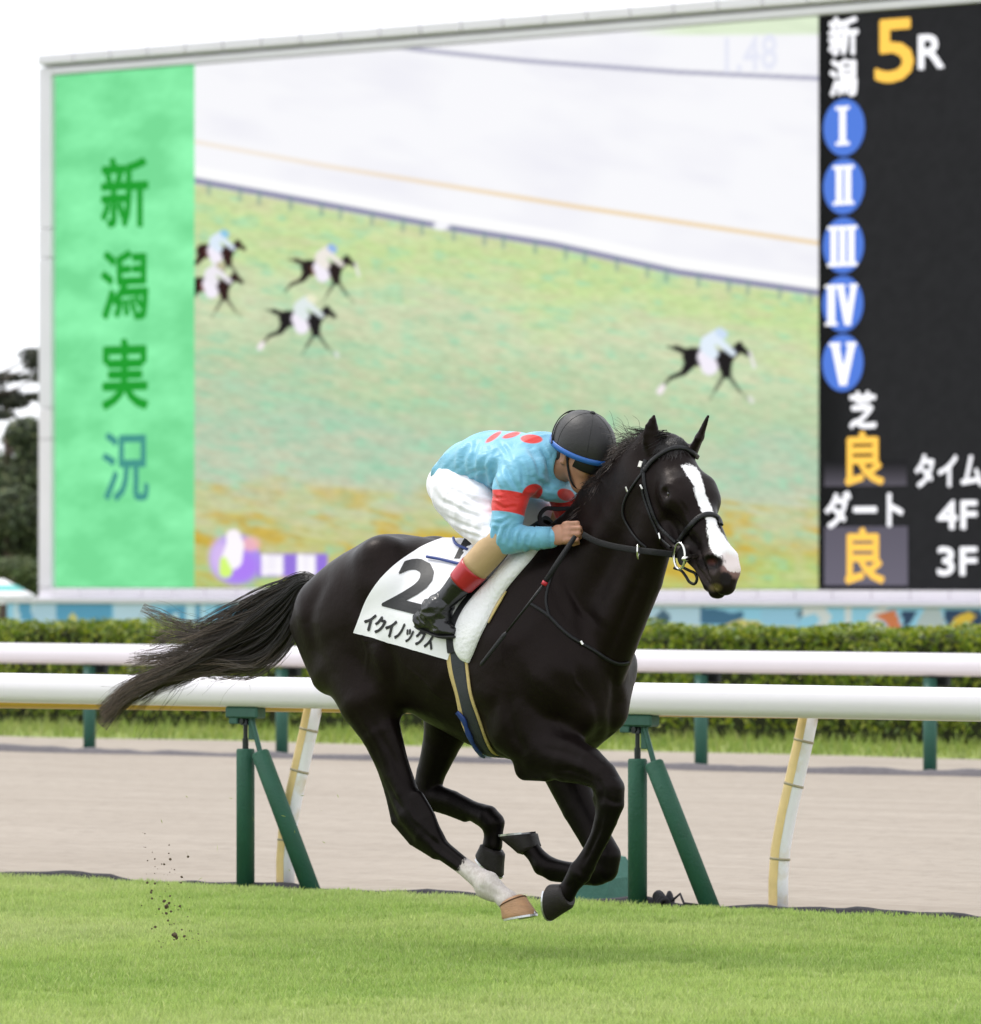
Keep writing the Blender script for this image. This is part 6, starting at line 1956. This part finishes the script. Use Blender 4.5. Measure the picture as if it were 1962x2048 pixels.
TH = math.radians(101)
g = [[dome(th, ph) for ph in np.linspace(0, 2 * math.pi, 49)] for th in np.linspace(.02, TH, 26)]
mb = MB(); mb.sheet(to_local(np.array(g))); g2 = [[dome(th, ph, -.02) for ph in np.linspace(0, 2 * math.pi, 49)] for th in np.linspace(TH, .5, 8)]; mb.sheet(to_local(np.array(g2)))
mb.sheet(to_local(np.array([g[-1], g2[0]])))
hel = mb.build('helmet', m_h, person, smooth=True)
mb = MB()
g = [[dome(th, ph, e) for ph in np.linspace(0, 2 * math.pi, 49)] for th, e in ((TH - .135, .0015), (TH - .13, .0045), (TH + .02, .0055), (TH + .035, -.002))]
mb.sheet(to_local(np.array(g))); mb.build('helmet_band', mat_simple('blue_band', (.025, .13, .47), .35, .1, 14), hel, smooth=True)
M_SEAM_H = mat_simple('helmet_seam', (.010, .010, .011), .7, .2, 80)
for ph in [math.radians(a) for a in (38, 98, 158, 218, 278, 338)]:
    mb = MB(); mb.tube([to_local(dome(th, ph + .05 * math.sin(th * 2), -.0002)) for th in np.linspace(.06, TH - .14, 22)], .0012, 6); mb.build('seam', M_SEAM_H, hel, smooth=True)
mb = MB(); mb.tube([to_local(dome(.01, 0, -.002)), to_local(dome(.01, 0, .004)), to_local(dome(.01, 0, .006))], [.010, .010, .006], 12); mb.build('button', M_SEAM_H, hel, smooth=True)
# goggle strap over the back of the helmet, goggles, chin strap, hair
mb = MB(); gp_ = [dome(TH - .04 - .75 * math.sin(q) ** 2, math.pi / 2 + .62 + 1.05 * (q - .0), .003) for q in np.linspace(0.0, 1.57, 24)]
gp_ = [dome(math.radians(a), math.radians(b_), .004) for a, b_ in ((99, 112), (80, 124), (60, 140), (48, 170), (52, 200), (66, 222), (84, 236), (99, 246))]
Cg = crom(gp_, 40); Ng = np.array([(p - HC) / np.linalg.norm(p - HC) for p in Cg]); ribbon(Cg, Ng, .016, .003, mb); mb.build('goggle_strap', M_RUBBER, hel, smooth=True)
mb = MB(); pts = [JH(.060, .078, -.030), JH(.086, .058, -.036), JH(.108, .026, -.040), JH(.112, 0, -.040), JH(.108, -.026, -.040), JH(.086, -.058, -.036), JH(.06, -.078, -.03)]
Cg = crom(pts, 30); Ng = np.array([(p - JH(.0, 0, -.04)) for p in Cg]); Ng /= np.linalg.norm(Ng, axis=1)[:, None]; ribbon(Cg, Ng, .046, .010, mb)
mb.build('goggles', mat_simple('goggle_lens', (.008, .008, .009), .35, .2, 8, spec=.3), person, smooth=True)
mb = MB(); pts = [JH(.008, .082, -.02), JH(.022, .070, -.07), JH(.052, .052, -.125), JH(.072, .0, -.155), JH(.052, -.052, -.125), JH(.022, -.07, -.07), JH(.008, -.082, -.02)]
Cg = crom(pts, 40); Ng = np.array([(p - JH(.03, 0, -.05)) for p in Cg]); Ng /= np.linalg.norm(Ng, axis=1)[:, None]; ribbon(Cg, Ng, .014, .003, mb); mb.build('chin_strap', M_RUBBER, person, smooth=True)
Hh = Sculpt(HC - .16, HC + .16, .005); Hh.ec(JH(-.03, 0, -.015), JH(-.05, 0, -.055), (.078, .07), (.062, .045), k=.02, **jx)
Hh.ec(JH(-.05, 0, -.05), JH(-.055, 0, -.115), (.066, .045), (.060, .040), k=.02, **jx)
Hh.cut(JH(.05, .0, -.06), JH(.055, 0, -.06), (.2, .06), k=.01, **jx)
V, F = Hh.mesh(1); mesh_obj('hair', to_local(V), fl(F), mat_simple('black_hair', (.010, .008, .007), .55, .3, 60, .6, stretch=(3, 3, 1)), person, smooth=True)
# collar of the silks
nd = JH(-.01, 0, -.08) - NEK; mb = MB(); c0_ = NEK + nd * .05 - np.array([.0, 0, .01])
mb.tube([to_local(c0_), to_local(c0_ + nd * .42), to_local(c0_ + nd * .44)], [.082, .076, .068], 24, caps=False); mb.build('collar', cloth_mat('collar_cloth', (.15, .41, .56), (.18, .46, .62)), person, smooth=True)
# ring
rp = WRN + (J(1182, 1058, .135) - WRN) * 0
# ------------------------------------------------------------------ tail and mane, strand by strand
def strands(roots_fn, n, seed, segs, r0, r1, name, mat, parent, c0, c1, c2):
    g = np.random.default_rng(seed); VV, FF, CC = [], [], []; off = 0
    ang = [0, 2 * math.pi / 3, 4 * math.pi / 3]
    for i in range(n):
        P = roots_fn(g)
        if P is None: continue
        m_ = len(P); T = np.gradient(P, axis=0); T /= np.linalg.norm(T, axis=1)[:, None] + 1e-9
        x = np.cross(T, np.array([.1, .9, .3])); x /= np.linalg.norm(x, axis=1)[:, None] + 1e-9; y = np.cross(T, x)
        q = np.linspace(0, 1, m_); r = (r0 * (1 - q) + r1 * q)[:, None] * g.uniform(.7, 1.3)
        V = np.stack([P + r * (math.cos(a) * x + math.sin(a) * y) for a in ang], 1).reshape(-1, 3)
        k = np.arange(m_ - 1)[:, None] * 3
        F = np.concatenate([k + np.array([a, (a + 1) % 3, (a + 1) % 3 + 3, a + 3]) for a in range(3)], 0) + off
        f = (q ** 2.2)[:, None] * g.uniform(.2, 1.0); c = np.array(c0) * (1 - f) + np.array(c1) * f
        if g.random() < .12: c = c + np.array(c2) * q[:, None] ** .7
        VV.append(V); FF.append(F); CC.append(np.repeat(c, 3, 0)); off += len(V)
    return mesh_obj(name, to_local(np.concatenate(VV)), np.concatenate(FF), mat, parent, smooth=True, attrs={'col': np.concatenate(CC)})


M_HAIR = mat_attr('horse_hair', rough=.38, spec=.45)
TG = [([(616, 1158), (560, 1178), (500, 1208), (450, 1238), (400, 1264), (350, 1256), (312, 1238), (283, 1222)], 1.3),
      ([(616, 1163), (560, 1188), (500, 1222), (440, 1258), (382, 1276), (335, 1280), (296, 1292)], 1.1),
      ([(616, 1170), (565, 1203), (510, 1245), (450, 1284), (390, 1304), (330, 1308), (268, 1314)], .9),
      ([(616, 1166), (565, 1200), (510, 1245), (450, 1292), (385, 1332), (320, 1358), (255, 1388), (206, 1430)], 3.2),
      ([(615, 1175), (578, 1225), (530, 1278), (470, 1312), (400, 1332), (330, 1360), (262, 1392), (212, 1445)], 3.6),
      ([(613, 1182), (588, 1235), (560, 1288), (510, 1326), (440, 1332), (350, 1356), (262, 1398), (206, 1460)], 2.6),
      ([(612, 1188), (594, 1245), (578, 1290), (550, 1322), (500, 1344), (450, 1340), (395, 1350)], 1.7),
      ([(614, 1180), (584, 1230), (552, 1280), (510, 1318), (455, 1340), (400, 1344), (330, 1372)], 1.8),
      ([(616, 1165), (562, 1196), (505, 1236), (446, 1280), (392, 1298), (340, 1330), (250, 1345)], 1.4)]
TG = [([(640, 1170)] + [(x, y) for x, y in c], w) for c, w in TG]
TW = np.array([w for _, w in TG]); TW = TW / TW.sum()
TC = [crom(c, 26) for c, _ in TG]
DOCK = Hp(616, 1165, 0)


gl_ = np.random.default_rng(77)
LOCKS = []
for i_, w_ in enumerate(TW):
    for k_ in range(max(5, int(round(TW[i_] * 150)))):
        LOCKS.append((i_, gl_.normal(0, .62), gl_.uniform(5, 15), gl_.uniform(0, 6.3), gl_.uniform(.5, 1.6), np.clip(gl_.normal(.93, .11), .5, 1.04), gl_.normal(0, .018), gl_.normal(0, .055), gl_.choice(len(TG), p=TW), gl_.random() * .4 * (gl_.random() < .35)))


def tail_strand(g):
    """strands gather in locks: each lock has its own sweep, wave and length"""
    i, o_, fr, ph, wv, end, l0, dl, j, f = LOCKS[g.integers(0, len(LOCKS))]
    C = TC[i] * (1 - f) + TC[j] * f; q = np.linspace(0, 1, 26)
    T = np.gradient(C, axis=0); T /= np.linalg.norm(T, axis=1)[:, None]; nrm = np.stack([-T[:, 1], T[:, 0]], 1)
    amp = (2.6 + 7.6 * np.sin(np.pi * np.clip(q * .8, 0, 1)) + 6 * q) * (1 - .5 * q ** 3)
    C = C + nrm * (o_ * amp + g.normal(0, 1) * (2.0 + 1.4 * np.sin(q * 9 + ph) ** 2 + 2.6 * q ** 3) + 10 * q ** 1.1 * np.sin(q * fr + ph) * wv * (1 - .35 * q ** 3) + 1.6 * q * np.sin(q * g.uniform(14, 30) + g.uniform(0, 6.3)))[:, None]
    end = np.clip(end + g.normal(0, .05), .4, 1.0); n_ = 24; idx = np.linspace(0, end * 25, n_)
    C = np.stack([np.interp(idx, np.arange(26), C[:, k]) for k in (0, 1)], 1); qq = np.linspace(0, 1, n_); l0 = l0 + g.normal(0, .008); l1 = l0 + dl + g.normal(0, .012)
    return np.array([Hp(u, v, a) for (u, v), a in zip(C, l0 + (l1 - l0) * qq + .012 * np.sin(qq * 9 + ph) * qq)])


strands(tail_strand, 2300, 11, 24, .0012, .0005, 'tail', M_HAIR, horse, (.008, .0065, .006), (.150, .105, .072), (.08, .058, .044))


def stray(g):
    i = g.integers(0, len(TG)); C = TC[i].copy(); k = g.integers(10, 20); q = np.linspace(0, 1, 16)
    p0 = C[k]; d = C[min(k + 5, 25)] - p0; a = g.normal(0, .3); d = np.array([d[0] * math.cos(a) - d[1] * math.sin(a), d[0] * math.sin(a) + d[1] * math.cos(a)]) * g.uniform(.8, 1.8)
    c = g.normal(0, 26); n_ = np.array([-d[1], d[0]]) / (np.linalg.norm(d) + 1e-6)
    P = p0 + q[:, None] * d + n_ * (c * q * q + 4 * np.sin(q * g.uniform(5, 12)) * q)[:, None]; l = g.normal(0, .05)
    return np.array([Hp(u, v, l + .05 * b * g.normal(0, .1)) for (u, v), b in zip(P, q)])


strands(stray, 60, 12, 16, .0009, .0004, 'stray_tail_hair', M_HAIR, horse, (.03, .022, .018), (.10, .07, .05), (.05, .04, .03))
CREST = [(1330, 872), (1300, 880), (1272, 893), (1248, 912), (1228, 936), (1212, 962), (1198, 990), (1184, 1020), (1166, 1052), (1142, 1086)]
CR = crom(CREST, 60)


ML = [(gl_.random() ** 1.1 * 52, gl_.normal(0, 11), gl_.uniform(.75, 1.25), gl_.normal(0, 8), gl_.uniform(0, 6.3), gl_.normal(.0, .03)) for _ in range(46)]


def mane_strand(g):
    k, da, lf, ds, ph, dl = ML[g.integers(0, len(ML))]; k = np.clip(k + g.normal(0, 1.3), 0, 56); f = k / 59
    root = CR[int(k)] + np.array([g.normal(4, 4), g.normal(3, 4)])
    ln = 62 * lf * g.uniform(.8, 1.12) * (1 - .25 * f) * (1 - .30 * math.exp(-((f - .38) / .2) ** 2)); th = math.radians(172 - 34 * f + da + g.normal(0, 4)); q = np.linspace(0, 1, 14)
    d = np.array([math.cos(th), -math.sin(th)]) * ln; sag = 24 + 14 * f + ds + g.normal(0, 3)
    P = root + q[:, None] * d + np.stack([-2.5 * np.sin(q * 5 + ph) * q, sag * q * q + 2.5 * np.sin(q * 6 + ph) * q + g.normal(0, 1.2) * q], 1)
    l0 = .045 * (1 - f) + g.normal(0, .014); l1 = l0 + .03 + dl + g.normal(0, .012)
    return np.array([Hp(u, v, l0 + (l1 - l0) * b) for (u, v), b in zip(P, q)])


strands(mane_strand, 1500, 13, 14, .0012, .0005, 'mane', M_HAIR, horse, (.010, .008, .0075), (.055, .030, .022), (.03, .018, .012))


def wisp(g):
    root = np.array([g.uniform(1250, 1296), g.uniform(880, 905)]); q = np.linspace(0, 1, 14); th = math.radians(g.normal(140, 22)); ln = g.uniform(35, 85)
    d = np.array([math.cos(th), -math.sin(th)]) * ln; P = root + q[:, None] * d + np.stack([6 * np.sin(q * 6 + g.uniform(0, 6)) * q, g.normal(5, 14) * q * q], 1); l = .05 + g.normal(0, .03)
    return np.array([Hp(u, v, l) for u, v in P])


strands(wisp, 34, 14, 14, .0009, .0004, 'mane_wisp', M_HAIR, horse, (.02, .013, .011), (.06, .035, .025), (.03, .02, .015))


def forelock(g):
    root = np.array([g.uniform(1320, 1366), g.uniform(880, 896)]); q = np.linspace(0, 1, 12)
    P = root + np.stack([q * g.normal(-6, 14), q * g.uniform(10, 34)], 1); l = .03 + g.normal(0, .012)
    R = []
    for u, v in P:
        p, nn = cast(u, v)
        
        if p is None: return None
        R.append(p + nn * .003)
    return np.array(R)


strands(forelock, 260, 15, 12, .0012, .0005, 'forelock', M_HAIR, horse, (.010, .008, .0075), (.02, .013, .011), (.01, .008, .006))

# ------------------------------------------------------------------ kicked-up earth
M_SOIL = mat_simple('dark_soil', (.12, .082, .048), .9, .5, 120, .8)
g = np.random.default_rng(40)


def clod(p, r, g):
    V = []; F = []; n1_, n2_ = 6, 9
    pts = [[p + r * np.array([math.sin(a) * math.cos(b_) * 1.3, math.sin(a) * math.sin(b_), math.cos(a)]) * (1 + .35 * (math.sin(3 * b_ + p[0] * 50) * math.sin(2 * a + p[2] * 70))) for b_ in np.linspace(0, 2 * math.pi, n2_)] for a in np.linspace(.02, math.pi - .02, n1_)]
    mb = MB(); mb.sheet(np.array(pts)); return mb


big = [(302, 1790, 6), (304, 1802, 5), (333, 1818, 11), (342, 1828, 6), (349, 1875, 13), (353, 1881, 8), (371, 1910, 8), (374, 1902, 5), (336, 1846, 5), (318, 1823, 5)]
lab = {1: 'small clod just under the topmost one in the flying spray', 3: 'clod touching the lower right of the ragged middle one', 5: 'clod stuck just under the largest dark one', 7: 'small clod right of the lowest one over the turf', 8: 'tiny clod right below the ragged middle one', 9: 'tiny clod left of the ragged middle one', 4: 'largest clod of dark earth flying low above the turf at left', 2: 'ragged clod of earth in the middle of the flying spray', 0: 'topmost small clod of earth in the flying spray at left', 6: 'lowest small clod of earth just above the turf at left'}
for i, (u, v, r) in enumerate(big):
    p = CAMP + ray(u, v) * 21.3
    mb = clod(p * 0, r / 532 / 2.6, g); o = mb.build('dirt_clod', M_SOIL, None, smooth=True); o.location = p; o.rotation_euler = (g.uniform(0, 3), g.uniform(0, 3), g.uniform(0, 3))
    tag(o, lab.get(i, 'tiny clod of dark earth kicked up behind the horse'), 'clod', 'clods of earth kicked up behind the horse')
mb = MB()
for i in range(100):
    f = g.random(); u = 300 + 78 * f + g.normal(0, 22); v = 1700 + 225 * f + g.normal(0, 24)
    p = CAMP + ray(u, v) * g.uniform(21.0, 21.6); c = clod(p, abs(g.normal(0, .0015)) + .0006, g); mb.add(c.v, c.f)
o = mb.build('soil_spray', M_SOIL); tag(o, 'fine crumbs of earth in the air behind the horse', 'soil', kind='stuff')
V, F, CC = [], [], []; off = 0
for i in range(34):
    u, v = g.uniform(270, 720), g.uniform(1560, 1900); p = CAMP + ray(u, v) * g.uniform(20.8, 21.8); a = g.normal(size=3); a /= np.linalg.norm(a); b_ = np.cross(a, g.normal(size=3)); b_ /= np.linalg.norm(b_)
    L_ = g.uniform(.006, .022); V += [p - a * L_, p + b_ * .0014, p + a * L_, p - b_ * .0014]; F.append((off, off + 1, off + 2, off + 3)); CC += [np.array((.30, .38, .08)) * g.uniform(.7, 1.2)] * 4; off += 4
o = mesh_obj('flying_grass', V, F, M_BLADE, attrs={'col': np.array(CC)}); tag(o, 'loose blades of grass in the air behind the horse', 'grass', kind='stuff')
